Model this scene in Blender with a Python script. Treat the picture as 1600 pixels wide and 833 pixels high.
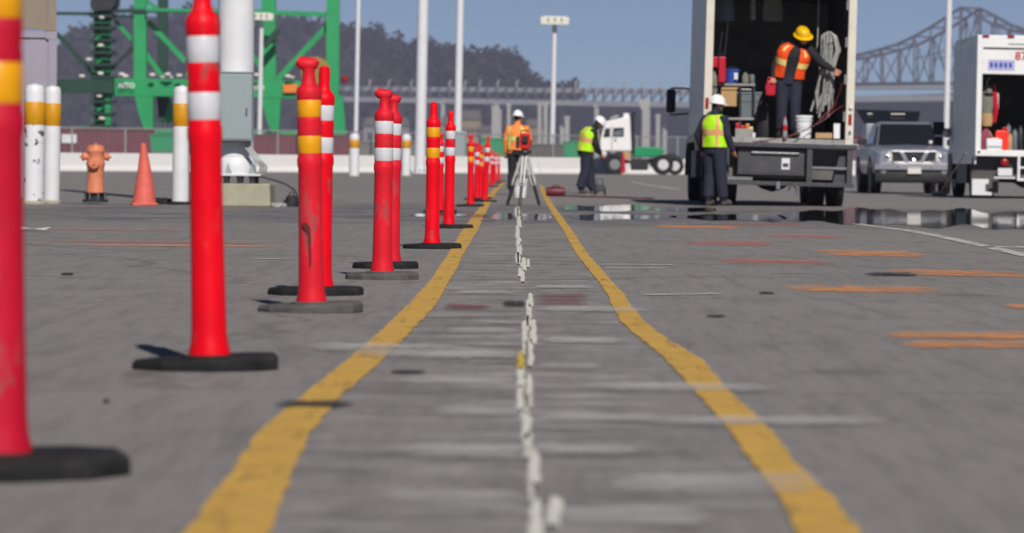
import bpy, math, random
import numpy as np
from mathutils import Vector, Matrix, Quaternion
random.seed(7)
PI = math.pi
scene = bpy.context.scene
col = scene.collection
for o in list(bpy.data.objects): bpy.data.objects.remove(o)

# ------------------------------------------------------------------ camera
FPX = 6000.0                      # focal length in photo pixels (135 mm)
ROLL = math.radians(0.5)
PITCH = math.atan((416.5 - 255.0) / FPX)
CAM = Vector((0, 0, 0.6))
R_ = Vector((math.cos(ROLL), 0, math.sin(ROLL)))
F_ = Vector((0, math.cos(PITCH), -math.sin(PITCH)))
R_ = (R_ - F_ * R_.dot(F_)).normalized()
U_ = R_.cross(F_).normalized()
cd = bpy.data.cameras.new('camera'); cam = bpy.data.objects.new('camera', cd); col.objects.link(cam)
mx = Matrix((R_, U_, -F_)).transposed().to_4x4(); mx.translation = CAM
cam.matrix_world = mx
HAZE = 0.00014                    # density of the air over the bay
cd.sensor_width = 36; cd.lens = FPX / 1600 * 36; cd.clip_start = 0.1; cd.clip_end = 20000
cd.dof.use_dof = True; cd.dof.focus_distance = 24.0; cd.dof.aperture_fstop = 5.6
scene.camera = cam

# ------------------------------------------------------------------ sky, sun, exposure
SUN_EL = math.radians(38.5); SUN_AZ = math.radians(12)     # azimuth: to the right, from straight behind the camera
sdir = Vector((math.sin(SUN_AZ) * math.cos(SUN_EL), -math.cos(SUN_AZ) * math.cos(SUN_EL), math.sin(SUN_EL)))
w = bpy.data.worlds.new('World'); scene.world = w; w.use_nodes = True
nt = w.node_tree; nt.nodes.clear()
sk = nt.nodes.new('ShaderNodeTexSky'); sk.sky_type = 'NISHITA'; sk.sun_disc = False
sk.sun_elevation = SUN_EL; sk.sun_rotation = math.atan2(sdir.x, sdir.y)
sk.air_density = 0.4; sk.dust_density = 0.1; sk.ozone_density = 3.2; sk.altitude = 0
bg = nt.nodes.new('ShaderNodeBackground'); bg.inputs[1].default_value = 0.053
wo = nt.nodes.new('ShaderNodeOutputWorld')
nt.links.new(sk.outputs[0], bg.inputs[0]); nt.links.new(bg.outputs[0], wo.inputs[0])
sl = bpy.data.lights.new('sun', 'SUN'); so = bpy.data.objects.new('sun', sl); col.objects.link(so)
sl.energy = 4.3; sl.angle = math.radians(0.5); sl.color = (1.0, 0.95, 0.88)
so.rotation_euler = (-sdir).to_track_quat('-Z', 'Y').to_euler(); so.location = (20, -20, 40)
vs = scene.view_settings; vs.view_transform = 'Standard'; vs.look = 'None'; vs.gamma = 1; vs.exposure = 0.0
vs.use_curve_mapping = False
scene.render.resolution_x = 1024; scene.render.resolution_y = 533

# ------------------------------------------------------------------ where things stand
def sstep(a, b, t):
    t = max(0, min(1, (t - a) / (b - a))); return t * t * (3 - 2 * t)
def gz(y):                                             # the yard dips to a shallow drain swale, then rises
    return -0.06 * sstep(30, 46, y) + 0.15 * sstep(95, 185, y)
def W(px, py, d):
    return CAM + d * (F_ + (px - 800) / FPX * R_ - (py - 416.5) / FPX * U_)
def G(px, py):
    d = 50.0
    r = F_ + (px - 800) / FPX * R_ - (py - 416.5) / FPX * U_
    for _ in range(40):
        p = CAM + r * d
        d = 0.5 * d + 0.5 * min(400.0, (CAM.z - gz(p.y)) / max(1e-4, -r.z))
    p = CAM + r * d
    return Vector((p.x, p.y, gz(p.y)))
def GD(px, d):                                         # ground point below pixel column px at distance d
    p = W(px, 255, d); return Vector((p.x, p.y, gz(p.y)))

# ------------------------------------------------------------------ materials
def lin(c):
    c /= 255.0
    return c / 12.92 if c <= 0.04045 else ((c + 0.055) / 1.055) ** 2.4
def rgb(r, g, b, k=1.0): return (min(.9, lin(r) * k), min(.9, lin(g) * k), min(.9, lin(b) * k))
MATS = {}
def M(name, c, rough=0.6, metal=0.0, var=0.12, scale=6.0, bump=0.0, spec=0.4, dirt=0.0, dirtc=(0.10, 0.09, 0.08), dscale=3.0, coat=0.0, emit=None):
    m = bpy.data.materials.new(name); m.use_nodes = True; n = m.node_tree; L = n.links
    b = n.nodes['Principled BSDF']
    b.inputs['Roughness'].default_value = rough; b.inputs['Metallic'].default_value = metal
    b.inputs['Specular IOR Level'].default_value = spec; b.inputs['Coat Weight'].default_value = coat
    tc = n.nodes.new('ShaderNodeTexCoord')
    nz = n.nodes.new('ShaderNodeTexNoise'); nz.inputs['Scale'].default_value = scale; nz.inputs['Detail'].default_value = 5
    nz.inputs['Roughness'].default_value = 0.65
    L.new(tc.outputs['Object'], nz.inputs['Vector'])
    mr = n.nodes.new('ShaderNodeMapRange'); mr.inputs[1].default_value = 0.3; mr.inputs[2].default_value = 0.7
    L.new(nz.outputs[0], mr.inputs[0])
    mix = n.nodes.new('ShaderNodeMix'); mix.data_type = 'RGBA'
    mix.inputs[6].default_value = tuple(x * (1 - var) for x in c) + (1,)
    mix.inputs[7].default_value = tuple(min(.95, x * (1 + var)) for x in c) + (1,)
    L.new(mr.outputs[0], mix.inputs[0]); out = mix.outputs[2]
    if dirt > 0:
        d2 = n.nodes.new('ShaderNodeTexNoise'); d2.inputs['Scale'].default_value = dscale; d2.inputs['Detail'].default_value = 8
        d2.inputs['Roughness'].default_value = 0.7
        L.new(tc.outputs['Object'], d2.inputs['Vector'])
        r2 = n.nodes.new('ShaderNodeMapRange'); r2.inputs[1].default_value = 0.52; r2.inputs[2].default_value = 0.72
        r2.inputs[4].default_value = dirt
        L.new(d2.outputs[0], r2.inputs[0])
        m2 = n.nodes.new('ShaderNodeMix'); m2.data_type = 'RGBA'; m2.inputs[7].default_value = tuple(dirtc) + (1,)
        L.new(r2.outputs[0], m2.inputs[0]); L.new(out, m2.inputs[6]); out = m2.outputs[2]
    L.new(out, b.inputs['Base Color'])
    if bump > 0:
        bp = n.nodes.new('ShaderNodeBump'); bp.inputs['Strength'].default_value = bump; bp.inputs['Distance'].default_value = 0.02
        L.new(nz.outputs[0], bp.inputs['Height']); L.new(bp.outputs[0], b.inputs['Normal'])
    MATS[name] = m
    return m

# ------------------------------------------------------------------ mesh building
class MB:
    def __init__(s): s.v = []; s.f = []
    def add(s, vs, fs):
        o = len(s.v); s.v += [Vector(p) for p in vs]; s.f += [tuple(i + o for i in f) for f in fs]; return s
    def box(s, x0, x1, y0, y1, z0, z1):
        vs = [(x, y, z) for z in (z0, z1) for y in (y0, y1) for x in (x0, x1)]
        return s.add(vs, [(0, 2, 3, 1), (4, 5, 7, 6), (0, 1, 5, 4), (2, 6, 7, 3), (0, 4, 6, 2), (1, 3, 7, 5)])
    def bar(s, a, b, wx, wy):                          # rectangular bar from a to b
        a = Vector(a); b = Vector(b); t = (b - a).normalized()
        u = t.cross(Vector((0, 1, 0)));
        if u.length < 1e-3: u = Vector((1, 0, 0))
        u.normalize(); v = u.cross(t)
        vs = []
        for p in (a, b):
            for i, j in ((-1, -1), (1, -1), (1, 1), (-1, 1)): vs.append(p + u * (i * wx / 2) + v * (j * wy / 2))
        return s.add(vs, [(0, 3, 2, 1), (4, 5, 6, 7), (0, 1, 5, 4), (1, 2, 6, 5), (2, 3, 7, 6), (3, 0, 4, 7)])
    def tube(s, pts, r, n=10, cap=True):
        pts = [Vector(p) for p in pts]; k = len(pts)
        rs = r if isinstance(r, (list, tuple)) else [r] * k
        rings = []; pu = None
        for i, p in enumerate(pts):
            t = (pts[min(i + 1, k - 1)] - pts[max(i - 1, 0)])
            t = t.normalized() if t.length > 1e-9 else Vector((0, 0, 1))
            if pu is None:
                u = t.cross(Vector((0, 0, 1)))
                if u.length < 1e-3: u = Vector((1, 0, 0))
            else: u = pu - t * pu.dot(t)
            u.normalize(); pu = u; v = t.cross(u)
            rings.append([p + (u * math.cos(2 * PI * j / n) + v * math.sin(2 * PI * j / n)) * rs[i] for j in range(n)])
        return s.loft(rings, cap)
    def loft(s, rings, cap=True, closed=True):
        n = len(rings[0]); vs = [p for r in rings for p in r]; fs = []
        for i in range(len(rings) - 1):
            for j in range(n if closed else n - 1):
                a = i * n + j; b = i * n + (j + 1) % n
                fs.append((a, b, b + n, a + n))
        if cap and closed: fs.append(tuple(range(n - 1, -1, -1))); fs.append(tuple((len(rings) - 1) * n + j for j in range(n)))
        return s.add(vs, fs)
    def lathe(s, prof, n=20, c=(0, 0, 0), axis='z', cap=True):
        c = Vector(c); rings = []
        for r, h in prof:
            ring = []
            for j in range(n):
                a = 2 * PI * j / n; p = (r * math.cos(a), r * math.sin(a), h)
                if axis == 'x': p = (h, p[0], p[1])
                elif axis == 'y': p = (p[1], h, p[0])
                ring.append(c + Vector(p))
            rings.append(ring)
        return s.loft(rings, cap)
    def prism(s, poly, a0, a1, plane='xz'):            # polygon extruded along the third axis
        def P(u, v, w_): return (u, w_, v) if plane == 'xz' else ((u, v, w_) if plane == 'xy' else (w_, u, v))
        n = len(poly); vs = [P(u, v, a0) for u, v in poly] + [P(u, v, a1) for u, v in poly]
        fs = [tuple(range(n)), tuple(range(2 * n - 1, n - 1, -1))]
        for i in range(n): j = (i + 1) % n; fs.append((i, i + n, j + n, j))
        return s.add(vs, fs)
    def sphere(s, c, r, n=12, m=8, zs=(1, 1, 1)):
        c = Vector(c); prof = [(max(1e-4, math.sin(PI * i / m)), -math.cos(PI * i / m)) for i in range(m + 1)]
        rings = [[c + Vector((r * q * math.cos(2 * PI * j / n) * zs[0], r * q * math.sin(2 * PI * j / n) * zs[1], r * h * zs[2])) for j in range(n)] for q, h in prof]
        return s.loft(rings, True)
    def build(s, name, mat, parent=None, smooth=False, bevel=0.0, loc=None, rot=None):
        me = bpy.data.meshes.new(name); me.from_pydata([tuple(p) for p in s.v], [], s.f); me.validate(); me.update()
        import bmesh
        bm = bmesh.new(); bm.from_mesh(me); bmesh.ops.recalc_face_normals(bm, faces=bm.faces); bm.to_mesh(me); bm.free()
        if smooth:
            me.polygons.foreach_set('use_smooth', [True] * len(me.polygons))
            try: me.set_sharp_from_angle(angle=math.radians(42))
            except Exception: pass
        me.materials.append(MATS[mat] if isinstance(mat, str) else mat)
        o = bpy.data.objects.new(name, me); col.objects.link(o)
        if parent is not None: o.parent = parent
        if loc is not None: o.location = loc
        if rot is not None: o.rotation_euler = rot
        if bevel > 0:
            b = o.modifiers.new('edge', 'BEVEL'); b.width = bevel; b.segments = 2; b.limit_method = 'ANGLE'; b.angle_limit = math.radians(40)
        return o
def box(*a): return MB().box(*a)
def tag(o, label=None, cat=None, group=None, kind=None):
    if label: o['label'] = label
    if cat: o['category'] = cat
    if group: o['group'] = group
    if kind: o['kind'] = kind
    return o
def thing(name, label, cat, loc=(0, 0, 0), rz=0.0, group=None, tilt=(0, 0)):
    o = bpy.data.objects.new(name, None); col.objects.link(o); o.empty_display_size = .2
    o.location = loc; o.rotation_euler = (tilt[0], tilt[1], rz)
    return tag(o, label, cat, group)
def struct(o): o['kind'] = 'structure'; return o
def text_mesh(name, txt, size, mat, parent, loc, rot, ext=0.003):
    cu = bpy.data.curves.new('t', 'FONT'); cu.body = txt; cu.size = size; cu.extrude = ext; cu.resolution_u = 2; cu.align_x = 'CENTER'; cu.align_y = 'CENTER'
    cu.offset = size * 0.02
    to = bpy.data.objects.new('t', cu); col.objects.link(to)
    dg = bpy.context.evaluated_depsgraph_get(); me = bpy.data.meshes.new_from_object(to.evaluated_get(dg))
    bpy.data.objects.remove(to); bpy.data.curves.remove(cu)
    me.name = name; me.materials.clear(); me.materials.append(MATS[mat])
    o = bpy.data.objects.new(name, me); col.objects.link(o); o.parent = parent; o.location = loc; o.rotation_euler = rot
    return o
def copy_tree(o, parent=None):
    c = o.copy(); col.objects.link(c); c.parent = parent
    for ch in list(o.children): copy_tree(ch, c)
    return c
def jit(a): return random.uniform(-a, a)

# ------------------------------------------------------------------ palette
M('red_dull', rgb(196, 18, 48, .9), .6, var=.1, scale=8, spec=.2, dirt=.35, dirtc=(.2, .03, .05), dscale=5)
M('red_plastic', rgb(226, 4, 28, 1.0), .45, var=.10, scale=9, spec=.18, dirt=.2, dirtc=(.20, .03, .03), dscale=6)
M('red_faded', rgb(212, 26, 44, 1.0), .55, var=.14, scale=8, spec=.2, dirt=.4, dirtc=(.25, .05, .05), dscale=5)
def scuff(name, c, lo=.60, hi=.66, amt=.55):
    m = MATS[name]; n = m.node_tree; L = n.links; b = n.nodes['Principled BSDF']; src = b.inputs['Base Color'].links[0].from_socket
    tc = n.nodes.new('ShaderNodeTexCoord'); oi = n.nodes.new('ShaderNodeObjectInfo'); mp = n.nodes.new('ShaderNodeMapping'); mp.inputs['Scale'].default_value = (9, 9, 3.2)
    ad = n.nodes.new('ShaderNodeVectorMath'); ad.operation = 'ADD'; L.new(tc.outputs['Object'], ad.inputs[0]); L.new(oi.outputs['Location'], ad.inputs[1]); L.new(ad.outputs[0], mp.inputs[0])
    nz = n.nodes.new('ShaderNodeTexNoise'); nz.inputs['Scale'].default_value = 1; nz.inputs['Detail'].default_value = 7; nz.inputs['Roughness'].default_value = .7; L.new(mp.outputs[0], nz.inputs['Vector'])
    mr = n.nodes.new('ShaderNodeMapRange'); mr.inputs[1].default_value = lo; mr.inputs[2].default_value = hi; mr.inputs[4].default_value = amt; L.new(nz.outputs[0], mr.inputs[0])
    mx_ = n.nodes.new('ShaderNodeMix'); mx_.data_type = 'RGBA'; mx_.inputs[7].default_value = tuple(c) + (1,); L.new(mr.outputs[0], mx_.inputs[0]); L.new(src, mx_.inputs[6]); L.new(mx_.outputs[2], b.inputs['Base Color'])
for _q in ('red_dull', 'red_plastic', 'red_faded'): scuff(_q, (.30, .13, .12), .585, .65, .6); scuff(_q, (.10, .02, .025), .60, .68, .5)
M('band_white', rgb(205, 205, 210, .95), .35, var=.06, scale=20, dirt=.25, dirtc=(.35, .33, .33), dscale=9)
M('band_amber', rgb(232, 160, 8, .95), .4, var=.10, scale=15, dirt=.2, dirtc=(.4, .2, .02), dscale=9)
M('rubber', (.014, .014, .015), .8, var=.3, scale=14, bump=.3, spec=.25, dirt=.45, dirtc=(.05, .048, .045), dscale=7)
M('rubber_dusty', (.085, .08, .078), .85, var=.3, scale=14, bump=.3)
M('white_paint', rgb(224, 224, 228, .90), .45, var=.05, scale=3, dirt=.25, dirtc=(.45, .42, .38), dscale=2.5)
_m = M('white_chipped', rgb(224, 224, 228, .90), .45, var=.05, scale=3, dirt=.96, dirtc=(.05, .05, .055), dscale=5.5)
for _q in _m.node_tree.nodes:
    if _q.type == 'MAP_RANGE' and abs(_q.inputs[4].default_value - .96) < 1e-5: _q.inputs[1].default_value = .575; _q.inputs[2].default_value = .60
M('bollard_amber', rgb(214, 150, 6, .9), .5, var=.08, scale=6, dirt=.3, dirtc=(.3, .16, .02), dscale=5)
M('hydrant_orange', rgb(212, 128, 94, .95), .55, var=.12, scale=12, bump=.1, dirt=.4, dirtc=(.28, .10, .05), dscale=8)
M('cone_orange', rgb(218, 100, 86, .92), .6, var=.12, scale=9, dirt=.6, dirtc=(.22, .08, .06), dscale=7)
M('grey_metal', rgb(150, 162, 164, .9), .45, var=.05, scale=4, dirt=.2, dirtc=(.2, .2, .19))
M('dark_metal', (.035, .035, .038), .5, metal=.3, var=.25, scale=9)
M('steel', (.35, .35, .36), .35, metal=.9, var=.15, scale=9)
M('galvanised', (.42, .43, .44), .5, metal=.4, var=.12, scale=3)
M('chrome', (.7, .7, .72), .12, metal=1.0, var=.05)
M('brushed', (.46, .46, .49), .38, metal=.75, var=.06)
M('plinth_concrete', rgb(172, 168, 146, .85), .9, var=.12, scale=7, bump=.2, dirt=.4, dirtc=(.24, .22, .17))
M('barrier_white', rgb(224, 222, 220, .90), .7, var=.05, scale=1.2, dirt=.35, dirtc=(.45, .44, .43), dscale=.8)
M('crane_green', rgb(34, 150, 88, .95), .5, var=.10, scale=.4, dirt=.3, dirtc=(.02, .12, .07), dscale=.3)
M('crane_green_shaded', rgb(22, 62, 48, .9), .6, var=.2, scale=.5)  # darker copy of the crane green; shade on these members put into the colour
M('crane_black', (.02, .024, .026), .6, var=.2, scale=.5)
M('lamp_pale', rgb(220, 218, 206, .95), .5, var=.05)
M('maroon', rgb(112, 58, 70, .9), .7, var=.14, scale=.7, dirt=.4, dirtc=(.16, .05, .06), dscale=.5)
M('container_grey', rgb(152, 146, 160, .95), .65, var=.06, scale=.8, dirt=.3, dirtc=(.14, .13, .14), dscale=.7)
M('container_beige', rgb(140, 126, 114, .9), .65, var=.08, scale=.8, dirt=.3, dirtc=(.14, .12, .11), dscale=.7)
M('fence_metal', (.33, .34, .35), .6, metal=.2, var=.1)
M('truck_white', rgb(222, 214, 200, .9), .4, var=.05, scale=2, dirt=.35, dirtc=(.3, .27, .24), dscale=2.5)
M('truck_side', rgb(226, 226, 228, .95), .32, var=.05, scale=1.2, dirt=.4, dirtc=(.25, .24, .25), dscale=1.5)
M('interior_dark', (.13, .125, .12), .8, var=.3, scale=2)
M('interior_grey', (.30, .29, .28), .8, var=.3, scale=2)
M('frame_grey', (.06, .06, .066), .55, metal=.2, var=.2, scale=5, dirt=.4, dirtc=(.14, .13, .13))
M('frame_light', (.22, .22, .23), .45, metal=.4, var=.2, scale=6)
M('tyre', (.016, .016, .017), .85, var=.3, scale=12, bump=.2)
M('rim_white', rgb(210, 210, 212, .9), .5, var=.08, dirt=.4)
M('rim_steel', (.3, .3, .31), .4, metal=.7, var=.1)
M('glass_dark', (.012, .014, .018), .06, var=.1, spec=.7)
M('tail_red', (.30, .01, .012), .25, var=.1)
M('lens_white', rgb(225, 220, 215, .9), .2, var=.05)
M('lamp_amber', (.55, .16, .02), .3, var=.1)
M('truck_white_clean', rgb(232, 232, 232, .95), .4, var=.04, scale=2, dirt=.3, dirtc=(.36, .35, .34), dscale=2.5)
M('pickup_silver', rgb(152, 154, 168, .85), .34, metal=.2, var=.04, scale=2, coat=.4, dirt=.2, dirtc=(.2, .2, .2))
M('plastic_black', (.018, .018, .02), .55, var=.2)
M('cardboard', rgb(196, 160, 112, .8), .85, var=.1, scale=8)
M('plywood', rgb(200, 150, 100, .8), .8, var=.12, scale=8)
M('blue_plastic', rgb(52, 84, 170, .9), .4, var=.1)
M('bin_grey', rgb(112, 122, 128, .75), .5, var=.1)
M('red_enamel', rgb(190, 20, 44, .9), .4, var=.12)
M('orange_red', rgb(232, 48, 24, .95), .45, var=.1)
M('bucket_white', rgb(230, 230, 232, .95), .4, var=.04)
M('hose_grey', rgb(168, 168, 164, .7), .5, var=.3, scale=10)
M('cord_red', rgb(112, 34, 48, .8), .5, var=.2)
M('cord_black', (.02, .02, .022), .6, var=.2)
M('bottle_clear', (.30, .31, .33), .12, var=.1, spec=.8)
M('wood_pale', rgb(196, 160, 120, .8), .8, var=.15, scale=9)
M('cloth_pink', rgb(150, 70, 90, .8), .9, var=.2)
M('cloth_grey', rgb(140, 140, 128, .7), .9, var=.2)
M('sticker_blue', rgb(176, 172, 218, .9), .5, var=.35, scale=26)
M('text_red', rgb(190, 40, 64, .95), .5, var=.05)
M('text_white', rgb(225, 225, 225, .95), .5, var=.05)
M('text_grey', rgb(150, 150, 150, .9), .5, var=.1)
M('tractor_white', rgb(232, 230, 230, .95), .4, var=.03, scale=1)
M('tractor_green', rgb(20, 140, 90, .9), .5, var=.1)
M('vest_lime', rgb(182, 244, 26, .98), .75, var=.10, scale=7, bump=.3)
M('vest_orange', rgb(250, 80, 16, 1.0), .75, var=.10, scale=7, bump=.3)
M('vest_peach', rgb(246, 140, 66, .98), .75, var=.10, scale=7, bump=.3)
M('tape_yellow', rgb(240, 214, 130, .95), .4, var=.08, scale=12)
M('tape_pink', rgb(236, 168, 120, .9), .5, var=.12, scale=12)
M('tape_pale', rgb(214, 226, 130, .95), .4, var=.1, scale=12)
M('navy_cloth', (.019, .021, .040), .85, var=.3, scale=9, bump=.3)
M('dark_cloth', (.014, .015, .018), .85, var=.3, scale=9, bump=.3)
M('skin', rgb(200, 140, 112, .75), .55, var=.08, scale=14)
M('hair', (.018, .013, .010), .7, var=.3, scale=30)
M('boot', (.10, .075, .06), .8, var=.3, scale=12)
M('boot_black', (.018, .017, .017), .6, var=.3, scale=12)
M('helmet_white', rgb(232, 232, 232, .98), .3, var=.03)
M('helmet_yellow', rgb(240, 186, 10, .95), .3, var=.05)
M('lips', rgb(150, 84, 76, .7), .5)
M('eye_dark', (.02, .015, .012), .3)
M('tripod_metal', (.46, .46, .45), .45, metal=.0, var=.12)
M('instrument_red', rgb(200, 24, 30, .95), .4, var=.1)
# ================================================================== SETTING
# ground -----------------------------------------------------------
def ground_material():
    m = bpy.data.materials.new('yard_asphalt'); m.use_nodes = True; n = m.node_tree; L = n.links
    b = n.nodes['Principled BSDF']; b.inputs['Specular IOR Level'].default_value = .25
    tc = n.nodes.new('ShaderNodeTexCoord')
    def noise(sc, det, ro, vec=None, dist=0):
        q = n.nodes.new('ShaderNodeTexNoise'); q.inputs['Scale'].default_value = sc; q.inputs['Detail'].default_value = det
        q.inputs['Roughness'].default_value = ro; q.inputs['Distortion'].default_value = dist
        L.new(vec or tc.outputs['Object'], q.inputs['Vector']); return q.outputs[0]
    def rng(x, a, b_, c=0, d=1):
        q = n.nodes.new('ShaderNodeMapRange'); q.inputs[1].default_value = a; q.inputs[2].default_value = b_
        q.inputs[3].default_value = c; q.inputs[4].default_value = d; L.new(x, q.inputs[0]); return q.outputs[0]
    def mixc(f, A, B, blend='MIX'):
        q = n.nodes.new('ShaderNodeMix'); q.data_type = 'RGBA'; q.blend_type = blend
        for i, x in ((6, A), (7, B)):
            if isinstance(x, tuple): q.inputs[i].default_value = x + (1,)
            else: L.new(x, q.inputs[i])
        if isinstance(f, float): q.inputs[0].default_value = f
        else: L.new(f, q.inputs[0])
        return q.outputs[2]
    def mul(a, b_):
        q = n.nodes.new('ShaderNodeMath'); q.operation = 'MULTIPLY'; L.new(a, q.inputs[0])
        if isinstance(b_, float): q.inputs[1].default_value = b_
        else: L.new(b_, q.inputs[1])
        return q.outputs[0]
    big = rng(noise(.09, 5, .6), .35, .65)
    c = mixc(big, (.196, .180, .176), (.244, .226, .221))
    mid = rng(noise(.7, 6, .65), .38, .66)
    c = mixc(mul(mid, .55), c, (.280, .260, .253))
    pat = rng(noise(.33, 5, .7, dist=1.0), .57, .66)
    c = mixc(mul(pat, .3), c, (.115, .108, .105))
    mg = n.nodes.new('ShaderNodeMapping'); mg.inputs['Scale'].default_value = (26, 2.4, 1); L.new(tc.outputs['Object'], mg.inputs[0])
    grn = rng(noise(1.0, 6, .75, mg.outputs[0]), .36, .64)
    c = mixc(mul(grn, .55), c, (.320, .302, .295))
    mg2 = n.nodes.new('ShaderNodeMapping'); mg2.inputs['Scale'].default_value = (9, .8, 1); mg2.inputs['Location'].default_value = (5, 9, 0); L.new(tc.outputs['Object'], mg2.inputs[0])
    c = mixc(mul(rng(noise(1.0, 6, .75, mg2.outputs[0]), .48, .66), .52), c, (.125, .116, .114))
    fine = rng(noise(38, 4, .7), .3, .7)
    c = mixc(mul(fine, .4), c, (.13, .125, .12))
    grit = rng(noise(190, 2, .6), .58, .7)
    c = mixc(mul(grit, .35), c, (.33, .32, .30))
    # wear inside the survey lane: pale scrapes and dark rubbed streaks running across it
    sep = n.nodes.new('ShaderNodeSeparateXYZ'); L.new(tc.outputs['Object'], sep.inputs[0])
    ax = n.nodes.new('ShaderNodeMath'); ax.operation = 'MULTIPLY_ADD'; ax.inputs[1].default_value = -.004; L.new(sep.outputs[1], ax.inputs[0]); L.new(sep.outputs[0], ax.inputs[2])
    ab = n.nodes.new('ShaderNodeMath'); ab.operation = 'ABSOLUTE'; L.new(ax.outputs[0], ab.inputs[0])
    wob = n.nodes.new('ShaderNodeMath'); wob.operation = 'MULTIPLY_ADD'; wob.inputs[1].default_value = .5; L.new(noise(1.3, 4, .7), wob.inputs[0]); L.new(ab.outputs[0], wob.inputs[2])
    lane = rng(wob.outputs[0], .50, .85, 1, 0)
    mp = n.nodes.new('ShaderNodeMapping'); mp.inputs['Scale'].default_value = (1.1, 3.2, 1); mp.inputs['Rotation'].default_value = (0, 0, .05)
    L.new(tc.outputs['Object'], mp.inputs[0])
    scr = rng(noise(2.0, 7, .74, mp.outputs[0]), .51, .62)
    c = mixc(mul(mul(lane, scr), .75), c, (.44, .43, .42))
    mp2 = n.nodes.new('ShaderNodeMapping'); mp2.inputs['Scale'].default_value = (.8, 2.2, 1); mp2.inputs['Location'].default_value = (7, 3, 0)
    L.new(tc.outputs['Object'], mp2.inputs[0])
    drk = rng(noise(1.3, 5, .7, mp2.outputs[0]), .50, .63)
    c = mixc(mul(mul(lane, drk), .62), c, (.085, .082, .084))
    # cracks
    vo = n.nodes.new('ShaderNodeTexVoronoi'); vo.feature = 'DISTANCE_TO_EDGE'; vo.inputs['Scale'].default_value = .16
    mpv = n.nodes.new('ShaderNodeMapping'); L.new(tc.outputs['Object'], mpv.inputs[0])
    dv = n.nodes.new('ShaderNodeVectorMath'); dv.operation = 'MULTIPLY_ADD'; dv.inputs[1].default_value = (1.2, 1.2, 0)
    nzc = n.nodes.new('ShaderNodeTexNoise'); nzc.inputs['Scale'].default_value = .8; nzc.inputs['Detail'].default_value = 5
    L.new(tc.outputs['Object'], nzc.inputs['Vector']); L.new(nzc.outputs[1], dv.inputs[0]); L.new(mpv.outputs[0], dv.inputs[2])
    L.new(dv.outputs[0], vo.inputs['Vector'])
    ck = rng(vo.outputs['Distance'], .002, .006, 1, 0)
    c = mixc(mul(ck, .34), c, (.06, .058, .056))
    # oil spots
    vs_ = n.nodes.new('ShaderNodeTexVoronoi'); vs_.inputs['Scale'].default_value = .5; L.new(dv.outputs[0], vs_.inputs['Vector'])
    sp = rng(vs_.outputs['Distance'], .05, .11, 1, 0)
    c = mixc(mul(sp, .35), c, (.06, .06, .062))
    # the drain swale stays damp
    damp = mul(rng(sep.outputs[1], 37, 43), rng(sep.outputs[1], 56, 64, 1, 0))
    dn = mul(damp, rng(noise(.8, 5, .65), .40, .60))
    c = mixc(mul(dn, .62), c, (.055, .053, .054))
    L.new(c, b.inputs['Base Color'])
    r = n.nodes.new('ShaderNodeMapRange'); r.inputs[3].default_value = .92; r.inputs[4].default_value = .35; L.new(dn, r.inputs[0])
    L.new(r.outputs[0], b.inputs['Roughness'])
    bp = n.nodes.new('ShaderNodeBump'); bp.inputs['Strength'].default_value = .35; bp.inputs['Distance'].default_value = .012
    L.new(noise(60, 4, .7), bp.inputs['Height']); L.new(bp.outputs[0], b.inputs['Normal'])
    MATS['yard_asphalt'] = m
ground_material()
ys = [-40, 0] + [2 + i * 2 for i in range(120)] + [260, 300, 400, 600, 900, 1400, 2000, 2800, 3600]
mb = MB(); nx = 9
for y in ys:
    wd = 60 + max(0, y) * 0.55
    for i in range(nx): mb.v.append(Vector((-wd + 2 * wd * i / (nx - 1), y, gz(y))))
for j in range(len(ys) - 1):
    for i in range(nx - 1):
        a = j * nx + i; mb.f.append((a, a + 1, a + nx + 1, a + nx))
struct(mb.build('ground', 'yard_asphalt', smooth=True))

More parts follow.
